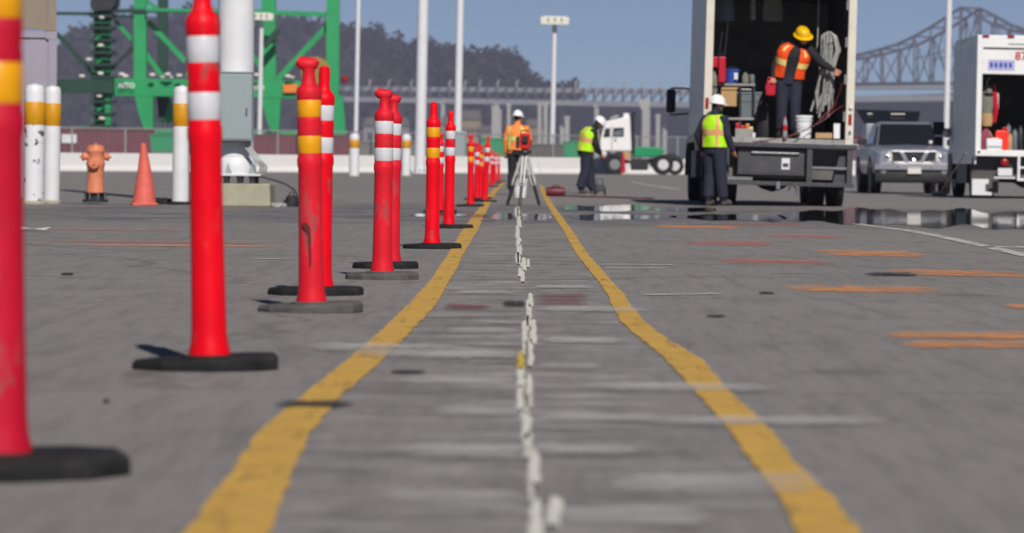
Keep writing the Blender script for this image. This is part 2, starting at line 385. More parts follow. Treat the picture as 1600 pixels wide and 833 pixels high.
# painted lines ----------------------------------------------------
def worn_paint(name, c, keep, scale=3.0, lo=.40, hi=.58, stretch=(1, 1, 1), soft=False):
    # paint film that has worn through to the asphalt in patches; sprayed marks thin out towards their edges
    m = M(name, c, .75, var=.14, scale=7, dirt=.4, dirtc=tuple(x * .65 for x in c), dscale=5); n = m.node_tree; L = n.links
    out = n.nodes['Material Output']; b = n.nodes['Principled BSDF']
    tc = n.nodes.new('ShaderNodeTexCoord'); mp = n.nodes.new('ShaderNodeMapping'); mp.inputs['Scale'].default_value = stretch
    nz = n.nodes.new('ShaderNodeTexNoise'); nz.inputs['Scale'].default_value = scale; nz.inputs['Detail'].default_value = 8; nz.inputs['Roughness'].default_value = .72
    L.new(tc.outputs['Object'], mp.inputs[0]); L.new(mp.outputs[0], nz.inputs['Vector'])
    val = nz.outputs[0]
    def math_(op, a, b_=None):
        q = n.nodes.new('ShaderNodeMath'); q.operation = op
        for k_, x in ((0, a), (1, b_)):
            if x is None: continue
            if isinstance(x, (int, float)): q.inputs[k_].default_value = x
            else: L.new(x, q.inputs[k_])
        return q.outputs[0]
    if soft:
        sp = n.nodes.new('ShaderNodeSeparateXYZ'); L.new(tc.outputs['Generated'], sp.inputs[0])
        def fall(o, p): return math_('POWER', math_('ABSOLUTE', math_('SUBTRACT', math_('MULTIPLY', o, 2.0), 1.0)), p)
        e = math_('MAXIMUM', fall(sp.outputs[0], 3.0), fall(sp.outputs[1], 2.0))
        val = math_('SUBTRACT', val, math_('MULTIPLY', e, .26))
    mr = n.nodes.new('ShaderNodeMapRange'); mr.inputs[1].default_value = lo; mr.inputs[2].default_value = hi; mr.inputs[4].default_value = keep
    L.new(val, mr.inputs[0])
    tr_ = n.nodes.new('ShaderNodeBsdfTransparent'); mx_ = n.nodes.new('ShaderNodeMixShader')
    L.new(mr.outputs[0], mx_.inputs[0]); L.new(tr_.outputs[0], mx_.inputs[1]); L.new(b.outputs[0], mx_.inputs[2]); L.new(mx_.outputs[0], out.inputs[0])
    return m
worn_paint('yellow_paint', rgb(214, 170, 80, .95), .90, 2.6, .22, .46, (6, .5, 1))
worn_paint('scrape', (.62, .61, .60), .58, 1.1, .20, .66, (1.6, 1.2, 1), True)
worn_paint('white_line_paint', rgb(210, 210, 206, .9), .9, 2.5, .36, .52, (2, .8, 1))
worn_paint('orange_spray', rgb(240, 160, 98, .95), .64, 1.6, .24, .54, (2.2, 1, 1), True)
worn_paint('pink_spray', rgb(222, 132, 116, .85), .52, 1.6, .24, .56, (2.2, 1, 1), True)
worn_paint('red_spray', rgb(150, 64, 72, .8), .55, 1.8, .30, .56, (1, 1, 1), True)
worn_paint('dark_patch', (.035, .034, .036), .85, 3.0, .24, .50, (1, 1, 1), True)
M('crack_paint', rgb(222, 220, 208, .98), .6, var=.08, scale=30, bump=.3, dirt=.3, dirtc=(.46, .45, .40), dscale=12)
M('crack_yellow', rgb(214, 184, 70, .9), .6, var=.1, scale=30, bump=.3)
def interp(tab, y):
    for (y0, a0, b0), (y1, a1, b1) in zip(tab, tab[1:]):
        if y0 <= y <= y1:
            t = (y - y0) / (y1 - y0); return a0 + (a1 - a0) * t, b0 + (b1 - b0) * t
    return tab[-1][1:]
def strip(name, tab, mat, lift=.004, rag=.005, step=.10):
    L0 = G(tab[0][1], tab[0][0]).y; L1 = G(tab[-1][1], tab[-1][0]).y
    mb = MB(); rows = []
    n = int(abs(L1 - L0) / step) + 2
    for i in range(n + 1):
        y = L0 + (L1 - L0) * i / n
        py = 255 + FPX * (CAM.z - gz(y)) / y
        py = min(max(py, min(tab[0][0], tab[-1][0])), max(tab[0][0], tab[-1][0]))
        a, b_ = interp(sorted(tab), py)
        pa = W(a, 255, y); pb = W(b_, 255, y)
        rows.append((Vector((pa.x + jit(rag), y, gz(y) + lift)), Vector((pb.x + jit(rag), y, gz(y) + lift))))
    for a, b_ in rows: mb.v += [a, b_]
    mb.f = [(2 * i, 2 * i + 1, 2 * i + 3, 2 * i + 2) for i in range(len(rows) - 1)]
    return struct(mb.build(name, mat))
LEFT = [(285, 785, 790), (300, 767, 777), (320, 754, 766), (340, 738, 756), (360, 724, 748), (400, 700, 724), (420, 687, 716), (440, 674, 704), (480, 638, 682), (522, 596, 643), (577, 533, 590), (620, 478, 538), (683, 405, 487), (740, 368, 462), (833, 298, 430), (900, 240, 400)]
RIGHT = [(290, 843, 849), (300, 846, 853), (320, 855, 865), (340, 868, 880), (360, 881, 895), (380, 892, 908), (400, 904, 923), (420, 921, 941), (440, 937, 958), (460, 951, 978), (480, 960, 990), (500, 971, 1008), (520, 992, 1033), (540, 1018, 1064), (560, 1043, 1100), (605, 1084, 1137), (640, 1116, 1177), (680, 1150, 1217), (720, 1180, 1247), (770, 1218, 1300), (833, 1254, 1352), (900, 1300, 1410)]
strip('yellow_line', LEFT, 'yellow_paint')
strip('yellow_line', RIGHT, 'yellow_paint')
def streak(name, x0, x1, y0, y1, mat, lift=.004, n=26, skew=0):
    mb = MB(); top = []; bot = []
    for i in range(n + 1):
        t = i / n; px = x0 + (x1 - x0) * t; e = (min(1, t * 6) * min(1, (1 - t) * 6)) ** .5
        yc = (y0 + y1) / 2 + skew * (t - .5); h = max(.4, (y1 - y0) / 2 * e * random.uniform(.62, 1.1))
        p = G(px, yc - h); q = G(px, yc + h)
        top.append(p + Vector((0, 0, lift))); bot.append(q + Vector((0, 0, lift)))
    mb.v = top + bot; k = n + 1
    mb.f = [(i, i + 1, k + i + 1, k + i) for i in range(n)]
    return struct(mb.build(name, mat))
for x0, x1, y0, y1, sk_, mt in [(1375, 1640, 518, 532, 1, 'orange_spray'), (1405, 1640, 533, 546, 0, 'orange_spray'), (1215, 1476, 446, 459, 4, 'orange_spray'), (1570, 1640, 476, 484, 1, 'orange_spray'),
        (1385, 1620, 423, 433, 6, 'orange_spray'), (1112, 1310, 405, 414, 3, 'pink_spray'), (1270, 1450, 391, 402, 5, 'orange_spray'), (1065, 1216, 376, 385, 1, 'pink_spray'),
        (1015, 1160, 352, 358, 1, 'orange_spray'), (1190, 1335, 367, 373, 2, 'pink_spray'), (1120, 1260, 349, 353, 1, 'pink_spray'),
        (40, 300, 358, 361, 3, 'pink_spray'), (60, 420, 377, 381, 4, 'pink_spray'), (110, 460, 383, 386, 2, 'orange_spray')]:
    streak('spray_mark', x0, x1, y0, y1, mt, skew=sk_)
for x0, x1, y0, y1 in [(830, 925, 455, 482), (690, 770, 476, 486), (735, 765, 334, 342), (745, 780, 344, 347)]:
    streak('spray_mark', x0, x1, y0, y1, 'red_spray')
for x0, x1, y0, y1 in [(1350, 1436, 426.5, 432.5), (1102, 1136, 493, 498), (1185, 1213, 457, 461), (425, 555, 627, 641), (783, 822, 471, 482), (610, 668, 580, 586), (95, 115, 427, 431), (160, 172, 625, 632)]:
    streak('tar_patch', x0, x1, y0, y1, 'dark_patch', lift=.006)
def poly_line(name, pts, wm, mat):
    mb = MB(); P = [G(*p) for p in pts]; prev = None
    Q = []
    for a, b_ in zip(P, P[1:]):
        for i in range(12): Q.append(a.lerp(b_, i / 12))
    Q.append(P[-1])
    for i, p in enumerate(Q):
        t = (Q[min(i + 1, len(Q) - 1)] - Q[max(0, i - 1)]); t.z = 0; t.normalize(); s_ = Vector((t.y, -t.x, 0)) * (wm / 2) * random.uniform(.85, 1.1)
        mb.v += [Vector((p.x, p.y, gz(p.y) + .005)) + s_, Vector((p.x, p.y, gz(p.y) + .005)) - s_]
    mb.f = [(2 * i, 2 * i + 1, 2 * i + 3, 2 * i + 2) for i in range(len(Q) - 1)]
    return struct(mb.build(name, mat))
poly_line('white_line', [(1340, 350.5), (1420, 361), (1500, 377), (1600, 399), (1680, 418)], .13, 'white_line_paint')
poly_line('white_line', [(1535, 386), (1680, 388)], .5, 'white_line_paint')
poly_line('white_line', [(985, 284), (1066, 297)], .18, 'white_line_paint')
poly_line('white_line', [(840, 281), (900, 282)], .9, 'white_line_paint')
for a, b_ in [((560, 314.5), (590, 315)), ((622, 315.5), (664, 316)), ((695, 316.5), (720, 317)), ((405, 315), (430, 315.5)), ((200, 262.5), (330, 270))]:
    poly_line('white_line', [a, b_], .30, 'white_line_paint')
for a, b_ in [((400, 405), (480, 406)), ((930, 414), (1050, 414.5)), ((950, 420), (1040, 420)), ((1010, 462), (1120, 460))]:
    poly_line('white_line', [a, b_], .10, 'white_line_paint')
for x0, x1, y0, y1, sk_ in [(1035, 1355, 655, 668, -2), (985, 1262, 746, 776, -4), (560, 800, 548, 562, 6), (650, 826, 700, 722, 3), (846, 1000, 482, 489, 2), (640, 790, 590, 604, 2), (930, 1190, 602, 614, 3), (690, 806, 640, 655, 1), (850, 1030, 652, 662, 0), (610, 806, 772, 800, 4), (880, 1090, 800, 826, 2), (500, 720, 540, 552, 4), (860, 960, 530, 540, 1), (840, 930, 571, 580, 0), (845, 925, 448, 452, 0), (700, 800, 516, 524, 1), (835, 985, 700, 716, 2), (720, 800, 456, 461, 0)]:
    streak('scrape_mark', x0 - (x1 - x0) * .12, x1 + (x1 - x0) * .12, y0 - (y1 - y0) * .1, y1 + (y1 - y0) * .1, 'scrape', lift=.008, skew=sk_)
# the white crack paint down the middle of the lane: every blob a raised piece
cp = thing('crack_paint_line', None, None); cp['kind'] = 'structure'
blobs = [(808, 324, 340, 8), (811, 338, 356, 7), (808, 354, 372, 6), (810, 370, 386, 8), (812, 384, 400, 7), (809, 396, 413, 8), (818, 404, 424, 9), (825, 406, 419, 6), (812, 420, 434, 7), (816, 422, 442, 7),
         (829, 460, 482, 9), (827, 478, 500, 9), (825, 496, 512, 10), (819, 504, 537, 10), (833, 502, 540, 11), (829, 532, 575, 10), (813, 577, 610, 15), (812, 606, 643, 14), (827, 588, 622, 11),
         (821, 648, 690, 18), (825, 680, 720, 17), (834, 706, 760, 23), (836, 786, 860, 26), (866, 782, 826, 27)]
for cx, y0, y1, wpx in blobs + [(813, 551, 580, 14)] + [(823, 640, 652, 9), (829, 756, 790, 9), (818, 536, 556, 6), (829, 618, 640, 7), (809, 322, 414, 4), (824, 470, 520, 5)]:
    n = 9; mb = MB(); ring = []
    A = G(cx, y1); B = G(cx, y0); hw = wpx / 2 / FPX * (A.y + B.y) / 2
    Lf = []; Rt = []
    for i in range(n + 1):
        t = i / n; y = A.y + (B.y - A.y) * t; x = A.x + (B.x - A.x) * t + jit(hw * .25)
        e = max(.72, min(1, t * 9, (1 - t) * 9)) * random.uniform(.72, 1.12)
        Lf.append((x - hw * e, y)); Rt.append((x + hw * e, y))
    rows = []
    for (xl, y), (xr, _) in zip(Lf, Rt):
        z = gz(y); xm = (xr - xl) * .2
        rows.append([Vector((xl, y, z + .001)), Vector((xl + xm, y, z + .007)), Vector((xr - xm, y, z + .007)), Vector((xr, y, z + .001))])
    mb.loft(rows, cap=False, closed=False)
    mb.build('paint_dash', 'crack_yellow' if (cx, y0) == (813, 551) else 'crack_paint', cp, smooth=True)

# puddles ----------------------------------------------------------
pm = bpy.data.materials.new('puddle_water'); pm.use_nodes = True; pb = pm.node_tree.nodes['Principled BSDF']
pb.inputs['Base Color'].default_value = (.025, .024, .024, 1); pb.inputs['Roughness'].default_value = .03; pb.inputs['Specular IOR Level'].default_value = .6
_n = pm.node_tree.nodes.new('ShaderNodeTexNoise'); _n.inputs['Scale'].default_value = 2.2; _n.inputs['Detail'].default_value = 3
_t = pm.node_tree.nodes.new('ShaderNodeTexCoord'); _b = pm.node_tree.nodes.new('ShaderNodeBump'); _b.inputs['Strength'].default_value = .007; _b.inputs['Distance'].default_value = .02
pm.node_tree.links.new(_t.outputs['Object'], _n.inputs['Vector']); pm.node_tree.links.new(_n.outputs[0], _b.inputs['Height']); pm.node_tree.links.new(_b.outputs[0], pb.inputs['Normal'])
MATS['puddle_water'] = pm
def puddle(x0, x1, top, bot, n=40):
    mb = MB(); T = []; B = []
    for i in range(n + 1):
        t = i / n; px = x0 + (x1 - x0) * t; e = min(1, t * 9, (1 - t) * 9) ** .5
        yt = interp([(k, a, a) for k, a in top], px)[0]; yb = interp([(k, a, a) for k, a in bot], px)[0]
        yc = (yt + yb) / 2; h = (yb - yt) / 2 * e; wv = h * (.22 * math.sin(px * .035 + yt) + .14 * math.sin(px * .08 + yb)); wv2 = h * (.22 * math.sin(px * .028 + yb) + .14 * math.sin(px * .07 + yt))
        p = G(px, yc - h + wv + jit(.3)); q = G(px, yc + h - wv2 + jit(.3))
        if p.y - q.y < .1: p.y = q.y + .1
        T.append(Vector((p.x, p.y, -.0555))); B.append(Vector((q.x, q.y, -.0555)))
    rows = 6
    R2 = [[b_.lerp(t_, k / rows) for b_, t_ in zip(B, T)] for k in range(rows + 1)]
    mb.loft(R2, cap=False, closed=False)
    for p in mb.v: p.z = max(-.0555, gz(p.y) + .004)
    return struct(mb.build('puddle', 'puddle_water', smooth=True))
puddle(1215, 1700, [(1215, 327), (1330, 328), (1480, 329), (1700, 333)], [(1215, 347), (1330, 350), (1450, 354), (1600, 357), (1700, 358)], 60)
puddle(1045, 1230, [(1045, 337), (1230, 335)], [(1045, 341), (1140, 345), (1230, 347)])
puddle(768, 862, [(768, 335), (862, 335)], [(768, 345), (862, 344)])
puddle(880, 1020, [(880, 321), (1020, 321)], [(880, 330), (1020, 329)])
puddle(890, 1060, [(890, 336), (1060, 336)], [(890, 344), (1060, 342)])
puddle(640, 735, [(640, 335), (735, 334)], [(640, 338), (735, 339)])
puddle(1020, 1120, [(1020, 326), (1120, 325)], [(1020, 331), (1120, 331)])

# far hills --------------------------------------------------------
def hill_tab(d, tab, y_bottom=262):
    return [(W(px, py, d).x, W(px, py, d).z) for px, py in tab]
M('hill_soil', (.022, .021, .021), .95, var=.35, scale=.02)
M('wood_dark', (.020, .020, .020), .9, var=.2, scale=.03)
M('wood_mid', (.030, .028, .027), .9, var=.2, scale=.03)
D1 = 2700
ridge = [(-60, 120), (40, 110), (90, 92), (111, 70), (135, 52), (165, 42), (189, 36), (267, 36), (340, 32), (400, 36), (430, 36), (490, 46), (535, 54), (560, 60), (583, 63), (617, 72), (646, 84), (667, 78), (688, 88), (709, 84), (730, 97), (755, 91), (789, 96), (806, 92), (818, 104), (828, 124), (845, 138), (900, 150)]
prof = hill_tab(D1, ridge)
def prof_z(x):
    for (x0, z0), (x1, z1) in zip(prof, prof[1:]):
        if x0 <= x <= x1: return z0 + (z1 - z0) * (x - x0) / (x1 - x0)
    return 0
xs = [prof[0][0] + (prof[-1][0] - prof[0][0]) * i / 90 for i in range(91)]
ROWS = [(2360, .03), (2400, .20), (2470, .42), (2560, .68), (2640, .88), (2700, 1.0), (2800, .9), (2950, .5), (3050, .05)]
mb = MB()
mb.loft([[Vector((x * (0.9 + .1 * y / D1) + jit(2), y, prof_z(x) * k * (1 + jit(.03) * (k < 1)))) for x in xs] for y, k in ROWS], cap=False, closed=False)
struct(mb.build('island_hill', 'hill_soil', smooth=True))
def crown_cloud(mb, c, r, h, n):
    for _ in range(n):
        while True:
            p = Vector((jit(1), jit(1), jit(1)))
            if .25 < p.length < 1: break
        q = c + Vector((p.x * r, p.y * r, p.z * h)); s_ = r * random.uniform(.16, .36)
        a = Vector((jit(1), jit(1), jit(1))).normalized(); b_ = a.orthogonal().normalized() * s_; a = a.cross(b_).normalized() * s_
        o = len(mb.v); mb.v += [q + b_ + jit(.3) * a, q + a, q - b_ * random.uniform(.5, 1), q - a]; mb.f.append((o, o + 1, o + 2, o + 3))
def hz(x, y):
    for (y0, k0), (y1, k1) in zip(ROWS, ROWS[1:]):
        if y0 <= y <= y1: return prof_z(x / (0.9 + .1 * y / D1)) * (k0 + (k1 - k0) * (y - y0) / (y1 - y0))
    return 0
mA = MB(); mBq = MB()
for i in range(1300):
    x = random.uniform(prof[0][0], prof[-1][0]); y = 2700 - 330 * random.random() ** 1.6 if i > 260 else 2700 + jit(25)
    z = hz(x, y)
    if z < 14 and i > 260: continue
    r = random.uniform(2.2, 6.5); h = r * random.uniform(.7, 1.0) if random.random() < .6 else r * random.uniform(1.2, 1.9)
    crown_cloud(mA if random.random() < .7 else mBq, Vector((x, y, z + h * .35)), r, h, 60)
tag(mA.build('island_wood', 'wood_dark'), 'dark wooded slope of the island hill behind the bridge', 'woods', kind='stuff')
tag(mBq.build('island_wood', 'wood_mid'), 'paler trees mixed through the wooded island hill', 'woods', kind='stuff')
# low far shore, under the bridge deck
M('far_shore', (.005, .005, .008), .95, var=.3, scale=.01)
shore = [(780, 215), (820, 176), (870, 167), (950, 164), (1050, 165), (1150, 160), (1335, 150), (1400, 149), (1470, 147), (1560, 140), (1700, 138)]
D2 = 2460
sp_ = hill_tab(D2, shore); mb = MB()
mb.loft([[Vector((x * y / D2, y, z * k)) for x, z in sp_] for y, k in [(2340, .02), (2355, .55), (2400, .9), (2460, 1), (2560, .6)]], cap=False, closed=False)
struct(mb.build('far_shore', 'far_shore', smooth=True))
# ================================================================== BRIDGE
M('bridge_steel', rgb(104, 106, 118, .6), .7, var=.2, scale=.03)
M('bridge_deck', rgb(172, 172, 178, .8), .8, var=.15, scale=.02)
M('bridge_concrete', rgb(176, 174, 172, .8), .9, var=.12, scale=.05)
bd0, bd1 = 2290.0, 1950.0
bx0 = (540 - 800) / FPX * bd0; bx1 = (1640 - 800) / FPX * bd1
def bpt(px, py):
    k = (px - 800) / FPX
    t = (k * bd0 - bx0) / ((bx1 - bx0) - k * (bd1 - bd0))
    d = bd0 + (bd1 - bd0) * t
    return Vector((bx0 + (bx1 - bx0) * t, d, W(px, py, d).z))
bdir = Vector((bx1 - bx0, bd1 - bd0, 0)).normalized(); bn = Vector((-bdir.y, bdir.x, 0)) * 17
o0 = bpt(540, 255); o0.z = 0
br = thing('steel_bridge', 'long steel bridge across the bay, its peaked truss rising at the right', 'bridge', o0)
def L_(v): return v - o0
def member(name, a, b_, t, mat='bridge_steel', par=None):
    return MB().bar(L_(a), L_(b_), t, t).build(name, mat, par or br)
top = [(1300, 92), (1322, 89), (1346, 84), (1373, 77), (1400, 69), (1425, 57), (1450, 43), (1475, 27), (1497, 12), (1521, 24), (1546, 38), (1572, 47), (1600, 53), (1630, 60)]
for off, side in ((Vector((0, 0, 0)), 0), (bn, 1)):
    P = [bpt(*p) + off for p in top]; B = [bpt(px, 131 - (px - 1300) * .012) + off for px, _ in top]
    for i in range(len(P) - 1):
        member('top_chord', P[i], P[i + 1], 1.4); member('bottom_chord', B[i], B[i + 1], 1.1)
        if i % 2: member('diagonal', P[i], B[i + 1], .7)
        else: member('diagonal', B[i], P[i + 1], .7)
    for i in range(len(P)): member('vertical', P[i], B[i], 0.9 if i != 8 else 1.7)
    for i in range(5, 11):                              # sub-struts of the tall panels
        m_ = P[i].lerp(B[i], .5); member('strut', m_, P[i + 1].lerp(B[i + 1], .5), .5)
for i in range(0, len(top)): member('cross_beam', bpt(*top[i]), bpt(*top[i]) + bn, .9)
def band(name, pxs, py_of, h, mat, dep):
    for a, b_ in zip(pxs, pxs[1:]):
        A = bpt(a, py_of(a)); B = bpt(b_, py_of(b_)); mb = MB(); vs = []
        for p in (A, B):
            for q, z in ((0, 0), (dep, 0), (dep, -h), (0, -h)): vs.append(L_(p + bn / 17 * q + Vector((0, 0, z))))
        mb.add(vs, [(0, 1, 5, 4), (1, 2, 6, 5), (2, 3, 7, 6), (3, 0, 4, 7), (0, 3, 2, 1), (4, 5, 6, 7)]); mb.build(name, mat, br)
spans = [500, 600, 690, 775, 850, 930, 1010, 1090, 1180, 1300]
up = lambda px: 135 + (px - 540) * .008 if px < 1180 else 140 - (px - 1180) * .075
lo = lambda px: 151 + (px - 540) * .016 if px < 1180 else 161 - (px - 1180) * .085
band('upper_deck', spans + [1400, 1500, 1640], lambda p: up(p) if p < 1300 else 131, 2.7, 'bridge_deck', 18)
band('lower_deck', spans + [1400, 1500, 1640], lambda p: lo(p) if p < 1300 else 150.5 - (p - 1300) * .01, 3.0, 'bridge_deck', 18)
px = 505
while px < 1300:
    A = bpt(px, up(px)); B = bpt(px, lo(px)); C2 = bpt(px + 15, up(px + 15)); D_ = bpt(px + 15, lo(px + 15))
    member('vertical', A, B, .9); member('diagonal', B, C2, .8)
    if px > 850: member('vertical', A + bn, B + bn, .9)
    px += 15
for px in spans[1:]:
    T = bpt(px, (lo(px) if px < 1300 else 150)); T.z -= 2.4
    mb = MB(); a = L_(T); mb.box(a.x - 1.2, a.x + 1.2, a.y, a.y + 3, .2, a.z - 1); mb.box(a.x + 8.5, a.x + 10.8, a.y + 3, a.y + 6, .2, a.z - 1); mb.box(a.x - 2, a.x + 12, a.y - .5, a.y + 6.5, a.z - 1.2, a.z - .05)
    mb.build('pier', 'bridge_concrete', br)
for px in (575, 605, 640, 700, 724, 747, 775, 805, 897, 921, 946, 973, 1001, 1028, 1055):
    A = bpt(px, up(px)); mb = MB().tube([L_(A), L_(A + Vector((0, 0, 3.6)))], .45, 6); mb.tube([L_(A + Vector((0, 0, 3.5))), L_(A + Vector((1.6, 0, 3.8)))], .35, 5)
    mb.build('lamp_post', 'bridge_concrete', br)
# piers of the new span, nearer
k = 0
WHERE = {771: 'just left of the peach vested worker', 781: 'directly behind the white helmet of the tripod worker', 795: 'left of the pair of twin bay piers', 843: 'left of the paired piers left of the light mast', 853: 'touching the left side of the far light mast', 886: 'short one between far light mast and lime vested worker', 1007: 'tall one with wide cap right of the white tractor cab', 1028: 'short one right of the capped pier'}
for px, py, wpx, cap in [(771, 170, 6, 0), (781, 176, 5, 0), (795, 166, 6, 0), (843, 165, 6, 0), (853, 164, 6, 0), (886, 186, 8, 0), (1007, 159, 8, 1), (1028, 183, 7, 0)]:
    d = 1250; s_ = FPX / d; p = W(px, py, d); b0 = Vector((p.x, p.y, gz(p.y))); h = p.z - b0.z; r = wpx / 2 / s_
    t = thing('bridge_pier', 'pale concrete bay bridge pier, ' + WHERE[px], 'pier', b0, group='unfinished bridge piers in the bay')
    mb = MB(); mb.prism([(-r, -r * .6), (-r * .7, -r), (r * .7, -r), (r, -r * .6), (r, r * .6), (r * .7, r), (-r * .7, r), (-r, r * .6)], -1, h, 'xy'); mb.build('column', 'bridge_concrete', t)
    if cap: MB().prism([(-r, h - 3), (r, h - 3), (r * 2.3, h - .4), (r * 2.3, h + .8), (-r * 2.3, h + .8), (-r * 2.3, h - .4)], -r * 1.06, r * 1.06).build('pier_cap', 'bridge_concrete', t)
    else: MB().box(-r * 1.15, r * 1.15, -r * 1.15, r * 1.15, h, h + .9).build('pier_cap', 'bridge_concrete', t)
# buildings on the island shore
M('shed_tan', rgb(170, 152, 128, .6), .9, var=.15, scale=.1); M('shed_roof', rgb(120, 116, 112, .6), .8, var=.2, scale=.1); M('shed_wall', rgb(150, 150, 148, .6), .9, var=.15, scale=.1)
for (x0, x1, yt, lab, mt) in [(722, 752, 172, 'low tan building on the shore below the bridge deck', 'shed_tan'), (690, 716, 182, 'grey shed on the shore left of the tan building', 'shed_wall'), (748, 772, 196, 'tan bank shed right of and below the tan shore building', 'shed_tan'), (822, 852, 186, 'wide tan shed behind the peach vested worker', 'shed_tan'), (568, 640, 184, 'long grey brown warehouse behind the pair of white posts', 'shed_wall')]:
    d = 1700; a = W(x0, yt, d); b_ = W(x1, yt, d); g0 = gz(d); t = thing('shore_building', lab, 'building', ((a.x + b_.x) / 2, d, g0))
    hw = (b_.x - a.x) / 2; h = a.z - g0
    box(-hw, hw, 0, 14, -.5, h * .82).build('wall', mt, t)
    MB().prism([(-hw * 1.04, h * .82), (hw * 1.04, h * .82), (hw * .9, h * 1.0), (-hw * .9, h * 1.0)], -.6, 14.6).build('roof', 'shed_roof', t)
    for i in range(4): box(-hw * .8 + i * hw * .42, -hw * .8 + i * hw * .42 + hw * .2, -.15, .1, h * .5, h * .66).build('window', 'glass_dark', t)
d = 2690; a = W(831, 122, d); zb = W(831, 150, d).z; t = thing('white_tower', 'small white square tower at the right end of the wooded hill', 'tower', (a.x, d, zb)); a.z -= zb
box(-2.3, 2.3, 0, 5, -6, a.z - 2).build('shaft', 'white_paint', t); MB().prism([(-2.8, a.z - 2), (2.8, a.z - 2), (1.2, a.z), (-1.2, a.z)], -.5, 5.5).build('roof', 'shed_roof', t)
# ================================================================== CRANE
CD = 310.0; cs = FPX / CD; c0 = GD(300, CD)
crane = thing('gantry_crane', 'huge green dockside gantry crane beyond the fence, seen from the legs down', 'crane', c0)
def cw(px, py, dy=0):
    p = W(px, py, CD + dy); return p - c0
def cbeam(name, a, b_, wpx, dy=0, mat='crane_green', dep=None, dy2=None):
    d2 = dy if dy2 is None else dy2
    return MB().bar(cw(*a, dy), cw(*b_, d2), wpx / cs, dep or wpx / cs).build(name, mat, crane)
cbeam('leg', (219.5, -160), (219.5, 140), 19); cbeam('leg', (521, -160), (520, 140), 20); cbeam('leg', (419, -160), (421, 140), 22, 3.2)
cbeam('rear_leg', (256, -160), (254, 116), 16, 14, 'crane_green_shaded'); cbeam('rear_leg', (388, -160), (388, 116), 14, 15, 'crane_green_shaded')
cbeam('portal_beam', (168, 136), (530, 141), 27, 0, dep=1.6); cbeam('portal_beam', (86, 135), (178, 135), 22, -1.5, 'crane_green_shaded', dep=1.2)
cbeam('sill_beam', (90, 203), (135, 202), 8, 1, dep=1.4); cbeam('sill_beam', (205, 206), (545, 211), 12, 1, dep=1.6)
cbeam('tie_beam', (86, 21), (178, 22), 5, 0, 'crane_green_shaded'); cbeam('tie_beam', (180, 17), (320, 17.5), 6, -.5, 'crane_green_shaded'); cbeam('tie_beam', (228, 15), (345, 17), 5, -1.2); cbeam('tie_beam', (178, 25), (212, 26), 4, 1, 'crane_green_shaded'); cbeam('tie_beam', (380, 18), (522, 23), 7)
for a, b_, w_, m_ in [((180, 32), (206, 62), 6, 'crane_green'), ((232, 34), (290, 96), 8, 'crane_green'), ((228, 84), (254, 120), 7, 'crane_green'), ((520, 32), (434, 124), 9, 'crane_green'), ((380, 50), (408, 26), 7, 'crane_green'), ((385, 72), (412, 112), 7, 'crane_green'),
                  ((170, 112), (208, 74), 6, 'crane_black'), ((88, 52), (146, 116), 7, 'crane_green_shaded'), ((322, 70), (292, 120), 6, 'crane_green'), ((230, 2), (246, 14), 6, 'crane_green'), ((412, 74), (436, 46), 9, 'crane_green_shaded')]:
    cbeam('brace', a, b_, w_, .8, m_)
def cpoly(name, pts, y0, y1, mat='crane_green'):
    q = [cw(*p) for p in pts]; return MB().prism([(p.x, p.z) for p in q], y0, y1).build(name, mat, crane)
cpoly('leg_foot', [(212, 149), (241, 149), (240, 204), (228, 206), (218, 178)], -.6, .8)
cpoly('leg_foot', [(250, 152), (262, 152), (270, 186), (256, 194)], 2, 3.4); cpoly('leg_foot', [(262, 149), (242, 149), (246, 190), (252, 194)], 1.4, 1.9, 'crane_green_shaded')
cpoly('leg_foot', [(408, 152), (440, 152), (436, 206), (426, 208), (418, 190)], -.6, .8)
cpoly('leg_foot', [(512, 150), (536, 150), (541, 212), (522, 214)], -.6, .8)
for i, x in enumerate((150, 222, 258, 426, 532)):
    bg_ = cpoly('bogie', [(x - 13, 208), (x + 13, 208), (x + 10, 222), (x - 10, 222)], -.5, .7, 'crane_green_shaded')
    for dx in (-7, 7): p = cw(x + dx, 228); MB().lathe([(.2, -.25), (.62, -.22), (.62, .22), (.2, .25)], 14, (p.x, 0, p.z), 'y').build('wheel', 'crane_black', bg_)
# stair tower at the left
cbeam('stair_post', (166, -40), (166, 200), 13, .5); cbeam('stair_post', (152, -40), (153, 204), 10, -.3, 'crane_green_shaded')
cpoly('machine_house', [(147, -30), (187, -30), (184, 8), (178, 17), (150, 19), (146, 12)], -2, 2, 'crane_black')
for i, y in enumerate(range(24, 205, 19)):
    cpoly('landing', [(144, y), (180, y), (180, y + 4), (144, y + 4)], -1.6, 1.4, 'crane_green_shaded')
    if i < 9: cbeam('stair_flight', (148, y + 19), (172, y + 3), 3.2, -1.1 if i % 2 else .9, 'crane_green' if i % 2 else 'crane_green_shaded')
    cpoly('landing_rail', [(144, y - 7), (181, y - 7), (181, y - 6), (144, y - 6)], -1.5, -1.35, 'crane_green')
    cpoly('gusset', [(160, y + 5), (174, y + 5), (170, y + 13), (160, y + 13)], -.4, 1.2, 'crane_green' if i % 3 else 'crane_green_shaded')
cpoly('cable_reel', [(167, 150), (176, 150), (176, 198), (167, 198)], -1.4, -.2)
